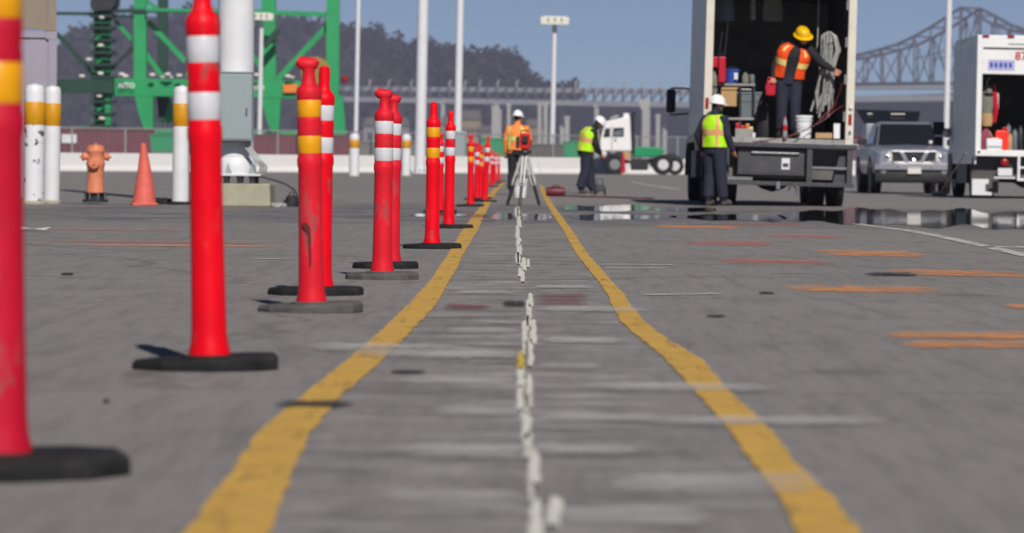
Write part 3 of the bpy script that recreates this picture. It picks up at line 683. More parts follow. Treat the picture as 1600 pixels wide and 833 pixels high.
# lights, sign plates and numbers
for px, py in ((159, 27), (157, 71), (157, 115), (155, 150), (159, 185), (190, 116), (196, 119), (238, 117), (262, 116), (280, 118), (401, 117), (450, 119), (139, 93), (128, 119)):
    p = cw(px, py, -1.8); MB().sphere(p, .17, 8, 6, (1.6, 1, .8)).build('flood_lamp', 'lamp_pale', crane)
for a, b_ in ((186, 188), (252, 266), (446, 456)): cbeam('lamp_rail', (a, 120), (b_ + 4, 120.5), 2.5, -1.4, 'lamp_pale')
p = cw(198, 134, -1.35); text_mesh('lettering', 'NTO', .60, 'text_white', crane, p, (PI / 2, 0, 0), .02)
p = cw(404, 137, -.95); text_mesh('lettering', '100', .60, 'text_white', crane, p, (PI / 2, 0, 0), .02)
M('sign_orange', rgb(226, 128, 44, .95), .6, var=.1); M('sign_tan', rgb(158, 128, 62, .85), .7, var=.15)
cpoly('sign_plate', [(444, 132), (466, 132), (466, 145), (444, 145)], -1.0, -.9, 'sign_orange')
p = cw(493, 112, -1.2); MB().lathe([(.1, -.06), (1.15, -.05), (1.2, 0), (1.15, .05), (.1, .06)], 24, p, 'y').build('round_plate', 'sign_tan', crane, True)
p = cw(493, 140, -1.1); MB().tube([p, p + Vector((0, 0, 1.2))], .1, 8).build('plate_post', 'crane_green', crane)
p = cw(539, 124, -.6); MB().sphere(p, .3, 10, 8).build('beacon', 'tail_red', crane)
# ================================================================== BEYOND THE BARRIER
def container(px0, px1, d, zt, mat, label, dep=2.44, name='shipping_container', flat=False):
    a = GD(px0, d); b_ = GD(px1, d); wd = b_.x - a.x; t = thing(name, label, 'container', ((a.x + b_.x) / 2, d, a.z))
    h = zt; n = int(wd / .28); pts = []
    for i in range(n):
        x = -wd / 2 + .12 + (wd - .24) * i / n; e = (wd - .24) / n
        cd_ = .05 if flat else .09; pts += [(x, .045), (x + e * .25, .045), (x + e * .5, cd_), (x + e * .75, cd_)]
    pts += [(wd / 2 - .12, .045), (wd / 2 - .12, dep - .05), (-wd / 2 + .12, dep - .05)]
    MB().prism(pts, .14, h - .1, 'xy').build('wall', mat, t)
    for x in (-wd / 2, wd / 2 - .14):
        for y in (0, dep - .14): MB().box(x, x + .14, y, y + .14, 0, h).build('corner_post', mat, t)
    for y, z0, z1 in ((.01, h - .1, h - .01), (.01, .01, .14), (dep - .12, h - .1, h - .01)): MB().box(-wd / 2 + .14, wd / 2 - .14, y, y + .11, z0, z1).build('rail', mat, t)
    MB().box(-wd / 2 + .1, wd / 2 - .1, .13, dep - .13, h - .08, h - .03).build('roof', mat, t)
    for x in (-1, 1):
        for z in (0, h - .12):
            MB().box(x * wd / 2 - .09 * (1 + x), x * wd / 2 + .09 * (1 - x), -.006, .17, z - .004, z + .126).build('corner_casting', mat, t)
    return t
c_ = container(60, 236, 222, 2.30, 'maroon', 'maroon container with a small white placard behind the left fence')
box(-1.9, -1.05, -.03, .02, 1.45, 1.95).build('placard', 'white_paint', c_)
container(292, 560, 226, 2.1, 'maroon', 'long maroon container behind the fence, right of the green skip')
container(1290, 1420, 224, 2.3, 'maroon', 'maroon container glimpsed between box truck and silver pickup')
container(560, 720, 232, 1.75, 'shed_wall', 'low grey brown container behind the pair of far white posts')
container(722, 900, 232, 1.7, 'shed_roof', 'low taupe container behind the tripod worker')
a = GD(263, 218); t = thing('skip', 'small green skip with pale lower panel behind the fence', 'skip', a)
MB().prism([(-.95, 1.0), (.95, 1.0), (1.05, 1.9), (-1.05, 1.9)], 0, 1.4).build('tub', 'tractor_green', t); box(-.93, .93, .04, 1.3, .0, .98).build('base', 'shed_wall', t); box(-1.1, 1.1, -.05, 1.45, 1.9, 1.98).build('rim', 'tractor_green', t)
a = GD(780, 226); t = thing('skip', 'green skip right of the farthest red posts', 'skip', a)
MB().prism([(-.9, .5), (.9, .5), (1.05, 1.9), (-1.05, 1.9)], 0, 1.4).build('tub', 'tractor_green', t); box(-.85, .85, .04, 1.3, .0, .5).build('base', 'shed_wall', t); box(-1.1, 1.1, -.05, 1.45, 1.9, 1.98).build('rim', 'tractor_green', t)
a = GD(905, 226); t = thing('skip', 'green skip behind the profile worker in lime vest', 'skip', a)
MB().prism([(-.8, .5), (.8, .5), (.95, 1.75), (-.95, 1.75)], 0, 1.4).build('tub', 'tractor_green', t); box(-.75, .75, .04, 1.3, .0, .5).build('base', 'shed_wall', t); box(-1.0, 1.0, -.05, 1.45, 1.75, 1.83).build('rim', 'tractor_green', t)
# fence
def bar_y(px): return 168 + (px - 60) * .030        # barrier line runs a little away to the right
fa = GD(-60, bar_y(-60) + 6); fb = GD(1420, bar_y(1420) + 6); fdir = (fb - fa); flen = Vector((fdir.x, fdir.y, 0)).length; fdir = Vector((fdir.x, fdir.y, 0)).normalized()
fence = thing('chain_link_fence', 'long chain link fence with pipe rail behind the white barriers', 'fence', fa)
FH = 1.95
n = int(flen / 3.05); mb = MB()
pm_ = MB().tube([(0, 0, -.1), (0, 0, FH + .05)], .04, 8); first = None
for i in range(n + 1):
    p = fdir * (i * 3.05); z = gz(fa.y + p.y) - fa.z
    if first is None: first = pm_.build('post', 'fence_metal', fence, loc=(p.x, p.y, z)); continue
    o = first.copy(); col.objects.link(o); o.location = (p.x, p.y, z)
    a = fdir * ((i - 1) * 3.05); za = gz(fa.y + a.y) - fa.z
    MB().tube([a + Vector((0, 0, za + FH)), p + Vector((0, 0, z + FH))], .034, 6).build('top_rail', 'fence_metal', fence)
mb = MB(); sp = .14
k = -int(FH / sp) - 1
while k * sp < flen:
    for sgn in (1, -1):
        s0 = k * sp if sgn > 0 else k * sp + FH; s1 = s0 + sgn * FH
        lo_, hi_ = 0.0, 1.0
        a = fdir * max(0, min(flen, s0)); b_ = fdir * max(0, min(flen, s1))
        za = (max(0, min(flen, s0)) - s0) / (s1 - s0) * FH; zb = FH - (s1 - max(0, min(flen, s1))) / (s1 - s0) * FH
        if abs(zb - za) > .05: mb.tube([a + Vector((0, sgn * .004, za + gz(fa.y + a.y) - fa.z)), b_ + Vector((0, sgn * .004, zb + gz(fa.y + b_.y) - fa.z))], .0035, 3, False)
    k += 1
tag(mb.build('chain_mesh', 'fence_metal', fence), kind='stuff')
# barriers
bp_ = [(-.30, 0), (.30, 0), (.30, .08), (.16, .27), (.10, .82), (-.10, .82), (-.16, .27), (-.30, .08)]
px_a = GD(-40, bar_y(-40)); px_b = GD(1400, bar_y(1400)); v = px_b - px_a; v.z = 0; bl = v.length; v.normalize(); rz = math.atan2(v.y, v.x)
n = int(bl / 3.1); src = None
for i in range(n + 1):
    p = px_a + v * (i * 3.1 + 1.55); loc = (p.x, p.y + jit(.05), gz(p.y) - .01)
    if src is None:
        mb = MB().prism(bp_, -1.53, 1.53, 'yz'); src = mb.build('concrete_barrier', 'barrier_white', bevel=.02); o = src
        tag(o, 'white concrete barrier, one of the unbroken row in front of the fence', 'barrier', 'white barriers along the fence')
    else: o = src.copy(); col.objects.link(o)
    o.location = loc; o.rotation_euler = (0, 0, rz + jit(.012))
# ================================================================== LIGHT MASTS
def mast(px, d, base_py, wpx, label, top_h, head=None, box_h=0, lean=.012):
    g0 = GD(px, d); s_ = FPX / d; r = wpx / 2 / s_
    t = thing('light_mast', label, 'light mast', g0, tilt=(0, lean))
    MB().tube([(0, 0, 0), (0, 0, top_h * .5), (0, 0, top_h)], [r * 1.08, r, r * .86], 18).build('pole', 'white_paint', t, True)
    MB().lathe([(r * 1.9, 0), (r * 1.9, .06), (r * 1.25, .09), (r * 1.2, .3)], 16).build('base_flange', 'white_paint', t)
    if head:
        hw = head; hd = MB(); hd.box(-hw, hw, -.35, .35, top_h - .1, top_h + .18); f_ = hd.build('head_frame', 'lamp_pale', t)
        for i in range(4):
            x = -hw * .86 + i * hw * .573
            MB().prism([(-.28, 0), (.28, 0), (.22, -.42), (-.22, -.42)], -.75, -.36).build('flood_lamp', 'lamp_pale', t, loc=(x, 0, top_h + .08), bevel=.02)
            MB().prism([(-.22, 0), (.22, 0), (.18, -.34), (-.18, -.34)], .37, .7).build('flood_lamp', 'lamp_pale', t, loc=(x, 0, top_h + .1))
        MB().bar((-hw * 1.18, 0, top_h + .15), (-hw, 0, top_h + .1), .1, .1).build('bracket', 'galvanised', t)
        MB().bar((hw, 0, top_h + .1), (hw * 1.18, 0, top_h + .16), .1, .1).build('bracket', 'galvanised', t)
    if box_h: box(-r * 2.4, r * 2.4, -r * 1.6, r * 1.8, .06, box_h).build('control_box', 'grey_metal', t, bevel=.03)
    return t
mast(555, 205, 218, 6.5, 'slim white mast rising behind the fence near the first far bollard', 24)
t = mast(656, 178, 272, 16, 'thick white mast standing right in front of the barriers', 26)
for i in range(5): MB().lathe([(.03, 0), (.03, .16)], 6, (-.42 + i * .21, -.3, .02)).build('anchor_bolt', 'dark_metal', t)
mast(714, 205, 222, 11, 'white mast with grey control box at its foot behind the fence', 25, None, 2.2)
mast(862, 235, 228, 8, 'distant white light mast with a broad lamp head against the sky', (255 - 30) / FPX * 235 + .5, .72)
mast(404.5, 262, 215, 7, 'distant white light mast with lamp head in front of the green crane', (253 - 26) / FPX * 262 + .5, .68)
mast(1477, 205, 250, 9, 'white mast rising behind the silver pickup, beside the second truck', 25)
# ================================================================== DELINEATOR POSTS
def delineator(px, py, H, band, label, style=0, tilt=(0, 0), base='rubber', brz=0.0, red='red_plastic', bshift=0.0, bw=.235):
    py += .06 * (py - 254); H = H * .943 + .034
    g0 = G(px, py)
    t = thing('delineator_post', label, 'delineator post', g0, group='red delineator posts along the yellow line', tilt=tilt)
    # heavy rubber base: eight-sided, uneven
    mb = MB(); ring = []
    for z, k in ((0, 1.0), (.022, 1.0), (.036, .95)):
        rr = random.Random(int(px)); rg = []
        for j in range(10):
            a = 2 * PI * (j + .5) / 10 + brz; q = bw * .93 * k * (1 + rr.uniform(-.05, .05))
            rg.append(Vector((bshift + q * math.cos(a), q * .86 * math.sin(a), z + (.006 * math.cos(a) if z else -.004))))
        ring.append(rg)
    mb.loft(ring); b = mb.build('base', base, t, bevel=.006)
    MB().lathe([(.085, .036), (.080, .040), (.062, .041)], 16).build('base_collar', base, b)
    k = H
    pr = [(.066, .034), (.066, .05), (.0595, .075), (.056, .11), (.0525, .3 * k), (.051, .56 * k), (.055, .575 * k), (.055, .60 * k), (.0515, .608 * k), (.0515, .618 * k), (.0505, .62 * k), (.0505, .688 * k),
          (.0525, .692 * k), (.0505, .715 * k), (.0525, .74 * k), (.0525, .758 * k), (.0505, .762 * k), (.0505, .828 * k), (.0535, .834 * k), (.0555, .855 * k), (.054, .866 * k), (.050, .876 * k), (.036, .888 * k), (.030, .902 * k), (.027, .93 * k)]
    pr = [(a * .92, b_) for a, b_ in pr]
    if style == 0: pr += [(.026, .965 * k), (.024, .990 * k), (.014, .999 * k)]
    else: pr += [(.024, .945 * k)]
    MB().lathe(pr, 22).build('tube', red, t, True)
    for z0, z1 in ((.62, .688), (.762, .828)):
        MB().lathe([(.0468, z0 * k), (.0482, z0 * k + .003), (.0482, z1 * k - .003), (.0468, z1 * k)], 22, cap=False).build('reflective_band', band, t, True)
    if style == 1:                                          # flared T grip
        MB().tube([(-.044, 0, .985 * k), (-.026, 0, .974 * k), (0, 0, .966 * k), (.022, 0, .972 * k), (.034, 0, .985 * k)], [.018, .027, .030, .025, .014], 12).build('grip', red, t, True)
        MB().tube([(0, 0, .935 * k), (0, 0, .97 * k)], [.025, .027], 12).build('grip_neck', red, t, True)
    if style == 2:                                          # ring grip
        P = [(.034 * math.cos(a), 0, .965 * k + .030 * math.sin(a)) for a in [2 * PI * i / 14 for i in range(15)]]
        MB().tube(P, .016, 8).build('grip', red, t, True)
    return t
delineator(1, 712, 1.17, 'band_amber', 'nearest red post with amber bands, cut off by the left picture edge', 0, (0, -.012), 'rubber', .2, 'red_dull', .0, .285)
delineator(328, 558, 1.19, 'band_white', 'tall bright red post with white bands, second nearest, top out of view', 0, (0, -.028), 'rubber', .1, bshift=-.01)
delineator(487, 474, 1.045, 'band_amber', 'red post with amber bands and flared grip in front of the green crane', 1, (0, -.020), 'rubber_dusty', .3, 'red_faded', 0, .225)
_p = [o for o in bpy.data.objects if o.get('label', '').startswith('red post with amber bands and flared')][0]
M('gouge_red', (.09, .008, .012), .7)
MB().prism([(-.030, .36), (-.012, .355), (.002, .335), (.004, .19), (-.004, .17), (-.008, .31), (-.030, .345)], -.0522, -.044).build('gouge', 'gouge_red', _p)
delineator(500, 449, 1.055, 'band_white', 'red post with white bands half hidden behind the flared grip amber one', 0, (0, .012), 'rubber', .5, bshift=-.02, bw=.23)
delineator(597, 426, 1.0, 'band_white', 'red post with white bands and lumpy grip, left one of the fourth pair', 1, (0, .006), 'rubber_dusty', .1, 'red_faded', 0, .21)
delineator(610, 410, 1.01, 'band_white', 'red post with white bands just behind the lumpy grip one', 1, (0, .012), 'rubber', .7, 'red_faded', -.03, .21)
delineator(675, 381, 1.045, 'band_amber', 'slim necked red post with amber bands in front of the thick white mast', 0, (0, .004), 'rubber', .2, bw=.22)
delineator(687, 328, 1.08, 'band_white', 'small red post with white bands seen between the two taller ones', 1, (0, .005), 'rubber', .4)
delineator(701, 351, 1.14, 'band_white', 'red post with white bands in front of the mast with control box', 0, (0, .012), 'rubber', .6, bshift=.03)
delineator(735, 319, 1.12, 'band_amber', 'red post with amber bands, leftmost of the far cluster', 1, (0, .0), 'rubber', .2)
delineator(745, 309, 1.05, 'band_white', 'upright red post with white bands, second of the far cluster', 1, (0, .0), 'rubber', .9)
delineator(751, 308, 1.0, 'band_amber', 'short red post with amber bands, third of the far cluster', 2, (0, .0), 'rubber', .5)
delineator(757, 312, 1.14, 'band_white', 'red post with white bands leaning right in the far cluster', 0, (0, .05), 'rubber', .1)
delineator(768, 290, 1.05, 'band_white', 'far red post with white bands just right of the leaning one', 1, (0, .0), 'rubber', .4)
delineator(773, 285, 1.0, 'band_white', 'tiny far red post, second from the right end of the row', 0, (0, .0), 'rubber', .2)
delineator(779, 282, 1.0, 'band_white', 'farthest tiny red post at the right end of the row', 0, (0, .0), 'rubber', .8)
# ================================================================== BOLLARDS
def bollard(px, py, top_py, wpx, label, mat='white_paint', foot=False, lean=.009):
    g0 = G(px, py); d = g0.y; s_ = FPX / d; r = wpx / 2 / s_; h = (py - top_py) / s_
    t = thing('bollard', label, 'bollard', g0, group='white bollards with amber bands', tilt=(0, lean))
    MB().lathe([(r * 1.02, -.02), (r, .05), (r, h - r * .9), (r * .96, h - r * .55), (r * .8, h - r * .22), (r * .45, h - .02), (.01, h)], 26).build('post', mat, t, True)
    b0, b1 = h * .655, h * .845
    MB().lathe([(r + .001, b0), (r + .004, b0 + .004), (r + .004, b1 - .004), (r + .001, b1)], 26, cap=False).build('amber_band', 'bollard_amber', t, True)
    MB().lathe([(r * (1.5 if foot else 1.15), -.01), (r * (1.5 if foot else 1.15), .025), (r * 1.01, .05)], 22, cap=False).build('foot', 'rubber' if foot else 'plinth_concrete', t)
    return t
bollard(52, 319, 130, 33, 'chipped white bollard with amber band, nearest the left post', 'white_chipped')
bollard(80, 318, 133, 26, 'clean white bollard right beside the chipped one')
bollard(282, 320, 133, 27, 'white bollard with black foot left of the tall red post', foot=True)
bollard(553, 276, 208, 16, 'far white bollard at the foot of the slim mast')
bollard(634, 275.5, 209, 14.5, 'far white bollard left of the thick white mast')
# ================================================================== HYDRANT
g0 = G(149, 319); hy = thing('fire_hydrant', 'faded orange fire hydrant on a bolted flange, between bollards and cone', 'hydrant', g0, .35)
k = .88
MB().lathe([(.135, .17), (.135, .20), (.128, .22), (.122, .45), (.13, .56), (.14, .58), (.14, .62), (.13, .64), (.128, .76), (.14, .775), (.14, .80), (.125, .83), (.115, .865), (.05, .88), (.045, .88)], 22).build('barrel', 'hydrant_orange', hy, True)
MB().lathe([(.03, .88), (.032, .90), (.02, .905)], 5).build('operating_nut', 'hydrant_orange', hy)
for ang in (0, PI, -PI / 2 - .35):
    e = Vector((math.cos(ang), math.sin(ang), 0)); c = Vector((0, 0, .70 if ang in (0, PI) else .60)); rr = .055 if ang in (0, PI) else .072
    noz = MB().tube([c + e * .10, c + e * .165], rr * .9, 14).build('nozzle', 'hydrant_orange', hy, True)
    MB().tube([c + e * .165, c + e * .20, c + e * .206], [rr * 1.1, rr * 1.08, rr * .8], 8).build('cap', 'hydrant_orange', noz)
    MB().tube([c + e * .205, c + e * .235], .02, 5).build('cap_nut', 'hydrant_orange', noz)
MB().lathe([(.19, .03), (.19, .07), (.125, .075), (.125, .15), (.165, .155), (.165, .172)], 20).build('flange', 'dark_metal', hy)
for i in range(8):
    a = 2 * PI * i / 8; MB().tube([(.16 * math.cos(a), .16 * math.sin(a), .06), (.16 * math.cos(a), .16 * math.sin(a), .165)], .014, 6).build('bolt', 'steel', hy)
# ================================================================== CONE
g0 = G(225, 321); cn = thing('traffic_cone', 'worn pinkish orange traffic cone without bands right of the hydrant', 'cone', g0, .2, tilt=(0, -.02))
mb = MB(); mb.box(-.185, .185, -.185, .185, 0, .035); mb.build('base', 'cone_orange', cn, bevel=.015)
mb = MB(); rg = []
for i in range(13):
    t_ = i / 12; r = .176 * (1 - t_) + .036 * t_; rg.append([Vector((r * math.cos(a) + .012 * math.sin(t_ * 3.1), r * math.sin(a), .035 + .87 * t_)) for a in [2 * PI * j / 20 for j in range(20)]])
mb.loft(rg, False); mb.lathe([(.036, .905), (.03, .905), (.028, .86)], 20, cap=False); mb.build('cone_body', 'cone_orange', cn, True)
g0 = G(253, 319); t = thing('wheel_chock', 'black rubber wheel chock lying right of the orange cone', 'wheel chock', g0, .3)
MB().prism([(-.12, 0), (.14, 0), (.14, .07), (.05, .10), (-.08, .05)], -.1, .1).build('wedge', 'rubber', t, bevel=.01); MB().box(-.1, -.02, -.05, .05, .05, .055).build('grip_pad', 'rubber_dusty', t)
g0 = G(49, 361); t = tag(MB().add([(-.14, 0, 0), (-.02, -.1, .02), (.12, -.03, .005), (.15, .12, .03), (0, .16, .012), (-.12, .1, .035)], [(0, 1, 5), (1, 4, 5), (1, 2, 4), (2, 3, 4)]).build('paper_scrap', 'white_paint'), 'crumpled white scrap on the asphalt right of the nearest post', 'litter'); t.location = g0 + Vector((0, 0, .004))
# ================================================================== LARGE MAST WITH CABINET
g0 = G(366, 322); s_ = FPX / g0.y
big = thing('light_mast', 'very thick white mast with grey cabinet on a concrete plinth behind the tall red post', 'light mast', g0)
MB().prism([(-.42, 0), (.56, 0), (.545, .33), (-.41, .33)], -.5, .75).build('plinth', 'plinth_concrete', big, bevel=.02)
MB().tube([(0, .12, .45), (0, .12, 9), (0, .12, 22)], [.268, .252, .20], 32).build('pole', 'white_paint', big, True)
MB().prism([(-.36, .44), (.40, .44), (.40, .47), (-.36, .47)], -.28, .52).build('base_plate', 'white_paint', big, bevel=.008)
hb = MB().lathe([(.30, .47), (.31, .52), (.31, .62), (.28, .69), (.258, .72)], 30, (0, .12, 0)).build('pole_boot', 'white_paint', big, True)
for x, y in ((-.28, -.2), (-.1, -.2), (.1, -.2), (.28, -.2), (-.28, .44), (.28, .44)):
    MB().lathe([(.045, .33), (.045, .40), (.055, .40), (.055, .44)], 6, (x, y, 0)).build('anchor_bolt', 'dark_metal', big)
for x in (.22, -.12): MB().prism([(x, .47), (x + .10, .47), (x + .045, .62), (x + .035, .62)], -.22, -.18).build('gusset', 'grey_metal', big)
cb = MB().box(-.24, .275, -.36, -.12, .95, 1.93).build('cabinet', 'grey_metal', big, bevel=.012)
MB().box(-.215, .25, -.372, -.361, .975, 1.905).build('cabinet_door', 'grey_metal', cb, bevel=.006)
MB().box(-.25, .285, -.375, -.11, 1.932, 1.95).build('cabinet_hood', 'grey_metal', cb); MB().tube([(.20, -.374, 1.42), (.20, -.41, 1.42), (.20, -.41, 1.34)], .012, 6).build('latch', 'steel', cb)
MB().box(-.21, .24, -.35, -.13, .93, .95).build('cabinet_floor', 'dark_metal', cb)
for i, (x, e) in enumerate(((.16, .40), (.20, .44), (.235, .48))):
    MB().tube([(x, -.24, .94), (x + .01, -.24, .86), (e * .8, -.24, .68), (e, -.24, .58), (e - .02, -.20, .48)], .017, 8).build('conduit', 'galvanised', big, True)
dm = g0.y - .2
tag(MB().tube([W(398, 272, dm), W(412, 277, dm), W(430, 282, dm), W(447, 288, dm), W(459, 296, dm), W(465, 306, dm), G(467, 318) + Vector((0, 0, .012))], .014, 8).build('cable', 'cord_black', smooth=True), 'black cable sagging from the cabinet conduits to the ground', 'cable')
bpy.data.objects['cable'].location = (0, 0, 0)
g0 = G(455, 323); t = thing('black_bag', 'small black bag on the ground left of the flared grip post', 'bag', g0)
MB().loft([[Vector((sx * (.10 + .03 * math.sin(z * 40 + j)) * math.cos(a), .09 * math.sin(a), z)) for j, a in enumerate([2 * PI * i / 12 for i in range(12)])] for z, sx in ((0, 1), (.05, 1.15), (.10, 1), (.15, .7), (.17, .3))]).build('sack', 'cord_black', t, True)
MB().tube([(-.03, 0, .165), (-.02, 0, .21), (.03, 0, .21), (.04, 0, .165)], .01, 6).build('handle', 'cord_black', t)
g0 = G(433, 323); t = thing('rag', 'crumpled grey rag on the ground left of the small black bag', 'rag', g0)
MB().loft([[Vector((.13 * q * math.cos(a) * (1 + .2 * math.sin(3 * a)), .1 * q * math.sin(a), z + .015 * math.sin(5 * a) * q)) for a in [2 * PI * i / 14 for i in range(14)]] for z, q in ((0, 1), (.03, .95), (.055, .6), (.06, .2))]).build('fabric', 'hose_grey', t, True)
# stacked containers at the left edge
dC = 64.0; ang = .135
for mt, lab, hh, zo in (('container_grey', 'lavender grey container behind the bollards at the left edge', 2.78, 0), ('container_beige', 'beige container stacked on the lavender grey one at the left edge', 2.6, 2.80)):
    t = container(-190, 88, dC, hh, mt, lab, flat=True); corner = GD(88 - (1 if zo else 0), dC); wd = (GD(88, dC) - GD(-190, dC)).x / 2
    t.rotation_euler = (0, 0, ang); t.location = (corner.x - wd * math.cos(ang), corner.y - wd * math.sin(ang), corner.z + zo)
# ================================================================== VEHICLES
def wheel(parent, c, r, wd, rim='rim_steel', axis='x', rr=.56):
    h = wd / 2
    prof = [(r * rr, -h * .8), (r * .80, -h), (r * .94, -h * .95), (r, -h * .7)]
    for i in range(5):
        u = -h * .6 + i * h * .3; prof += [(r, u - h * .08), (r * .975, u - h * .05), (r * .975, u + h * .05), (r, u + h * .08)]
    prof += [(r, h * .7), (r * .94, h * .95), (r * .80, h), (r * rr, h * .8)]
    wobj = MB().lathe(prof, 28, (0, 0, 0), axis, cap=False).build('wheel', 'tyre', parent, True, loc=c)
    MB().lathe([(r * rr, -h * .78), (r * rr * .9, -h * .55), (r * .22, -h * .35), (r * .2, -h * .75), (r * .05, -h * .8), (r * .05, h * .8), (r * .2, h * .75), (r * .22, h * .35), (r * rr * .9, h * .55), (r * rr, h * .78)], 24, (0, 0, 0), axis).build('rim', rim, wobj, True)
    return wobj
# ---- the large box truck ---------------------------------------------------
T1 = GD(1213, 62.0); T1.z -= .0
tr = thing('box_truck', 'large box truck with open back and dark step frame, workers at its tail', 'truck', T1, 0, tilt=(0, .020))
XW, ZF, ZT, LB = 1.21, 1.10, 3.62, 5.2
def wall_panel(x0, x1): return MB().box(x0, x1, .10, LB, ZF - .06, ZT)
MB().box(-XW, -XW + .03, .10, LB, ZF - .06, ZT).build('side_wall', 'truck_side', tr); MB().box(XW - .03, XW, .10, LB, ZF - .06, ZT).build('side_wall', 'truck_side', tr)
for i in range(9):
    y = .5 + i * .55
    for s_ in (-1, 1): MB().box(s_ * (XW + .004) - .004, s_ * (XW + .004) + .004, y - .02, y + .02, ZF + .06, ZT - .1).build('rivet_strip', 'truck_side', tr)
for s_ in (-1, 1):
    MB().box(min(s_ * XW, s_ * (XW + .014)), max(s_ * XW, s_ * (XW + .014)), .1, LB, ZF - .08, ZF + .05).build('side_rail', 'frame_light', tr)
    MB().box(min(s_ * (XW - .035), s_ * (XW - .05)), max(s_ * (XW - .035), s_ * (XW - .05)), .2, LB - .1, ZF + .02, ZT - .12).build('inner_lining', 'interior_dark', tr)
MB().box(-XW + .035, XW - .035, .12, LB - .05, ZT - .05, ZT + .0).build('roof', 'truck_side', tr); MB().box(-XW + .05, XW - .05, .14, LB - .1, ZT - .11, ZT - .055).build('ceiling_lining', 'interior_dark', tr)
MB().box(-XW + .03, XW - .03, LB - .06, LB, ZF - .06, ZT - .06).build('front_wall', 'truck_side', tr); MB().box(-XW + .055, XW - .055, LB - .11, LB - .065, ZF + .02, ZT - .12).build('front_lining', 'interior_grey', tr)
for i in range(8):
    x = -XW + .06 + i * .292; MB().box(x, x + .286, .02, LB - .12, ZF - .055, ZF).build('floor_plank', 'interior_grey', tr)
pl = MB().box(-XW - .005, -XW + .125, 0, .12, ZF - .14, ZT + .02).build('rear_post', 'truck_white', tr, bevel=.01); prr = MB().box(XW - .125, XW + .005, 0, .12, ZF - .14, ZT + .02).build('rear_post', 'truck_white', tr, bevel=.01)
MB().box(-XW + .125, XW - .125, .005, .12, ZT - .22, ZT + .015).build('rear_header', 'truck_white', tr)
MB().box(XW - .085, XW - .03, -.008, 0, ZF + .24, ZF + .42).build('tail_lamp', 'tail_red', prr, bevel=.004); MB().box(XW - .085, XW - .03, -.008, 0, ZF + .03, ZF + .20).build('reverse_lamp', 'lens_white', prr, bevel=.004)
MB().box(XW - .075, XW - .04, -.01, 0, ZF + .08, ZF + .15).build('lamp_core', 'frame_grey', prr); MB().sphere((XW - .05, -.01, ZF + .52), .035, 10, 8).build('marker_lamp', 'lens_white', prr)
MB().box(-XW + .02, -XW + .075, -.008, 0, ZF + .44, ZF + .62).build('tail_lamp', 'tail_red', pl, bevel=.004)
for z in (.3, .9, 1.5, 2.1): MB().box(XW - .165, XW - .126, .03, .09, ZF + z, ZF + z + .16).build('hinge', 'frame_light', prr)
# sill, drop frame and toolbox below the floor
MB().box(-XW, XW + .09, -.12, .10, ZF - .155, ZF - .062).build('tail_sill', 'frame_light', tr, bevel=.008); MB().box(-XW + .02, XW + .06, -.135, -.122, ZF - .14, ZF - .08).build('sill_face', 'frame_grey', tr)
ztop = ZF - .16
tb = MB().box(-.64, .44, -.02, .5, .50, .93).build('toolbox', 'frame_grey', tr, bevel=.012)
MB().tube([(-.42, -.03, .86), (-.42, -.07, .86), (.34, -.07, .86), (.34, -.03, .86)], .014, 8).build('toolbox_rail', 'frame_light', tb)
MB().box(.07, .20, -.028, -.021, .60, .78).build('label_plate', 'white_paint', tb); MB().box(.09, .18, -.034, -.029, .64, .70).build('label_print', 'frame_grey', tb)
MB().box(-.60, .40, -.026, -.021, .54, .82).build('toolbox_lid', 'frame_grey', tb)
for x in (.47, 1.12): MB().box(x, x + .09, -.10, .0, .34, ztop).build('step_upright', 'frame_grey', tr, bevel=.006)
MB().box(-.86, -.78, -.10, .0, .40, ztop).build('step_upright', 'frame_grey', tr, bevel=.006)
MB().box(.56, 1.12, -.085, -.04, .625, .66).build('step_rung', 'frame_light', tr)
MB().box(-.86, 1.24, -.12, .02, .335, .40).build('step_bar', 'frame_grey', tr, bevel=.006); MB().box(-.80, -.40, -.128, -.08, .41, .46).build('step_plate', 'frame_light', tr)
MB().prism([(.9, .36), (1.12, .36), (1.12, .95), (1.02, .95)], .02, .05).build('gusset', 'frame_grey', tr)
# running gear
for s_ in (-1, 1): MB().box(s_ * .43 - .05, s_ * .43 + .05, .1, 7.4, .62, .86).build('chassis_rail', 'dark_metal', tr)
MB().box(-1.1, 1.1, .3, .36, .45, .95).build('under_panel', 'interior_dark', tr)
ax = MB().tube([(-.95, 1.1, .43), (-.3, 1.1, .43), (-.16, 1.1, .42), (0, 1.1, .41), (.16, 1.1, .42), (.3, 1.1, .43), (.95, 1.1, .43)], [.07, .075, .15, .19, .15, .075, .07], 14).build('rear_axle', 'dark_metal', tr, True)
MB().tube([(.22, .0, .33), (.20, -.02, .25), (.25, -.02, .18), (.32, -.02, .20), (.33, -.02, .28), (.28, .0, .33)], .012, 6).build('hitch_chain', 'steel', tr)
MB().bar((0.02, -.10, .40), (.02, -.1, .28), .06, .06).build('hitch', 'steel', tr)
for x in (-1.03, -.72, .72, 1.03): wheel(tr, (x, 1.1, .45), .455, .262, 'rim_white')
for x in (-1.0, 1.0): wheel(tr, (x, 6.3, .45), .455, .27, 'rim_white')
for s_ in (-1, 1):
    MB().box(s_ * .88 - .30, s_ * .88 + .30, .50, .515, .38 if s_ < 0 else .44, .96).build('mud_flap', 'rubber', tr)
    MB().box(s_ * 1.09 - .12, s_ * 1.09 + .12, 2.2, 3.9, .42, .88).build('side_locker', 'frame_grey', tr, bevel=.01)
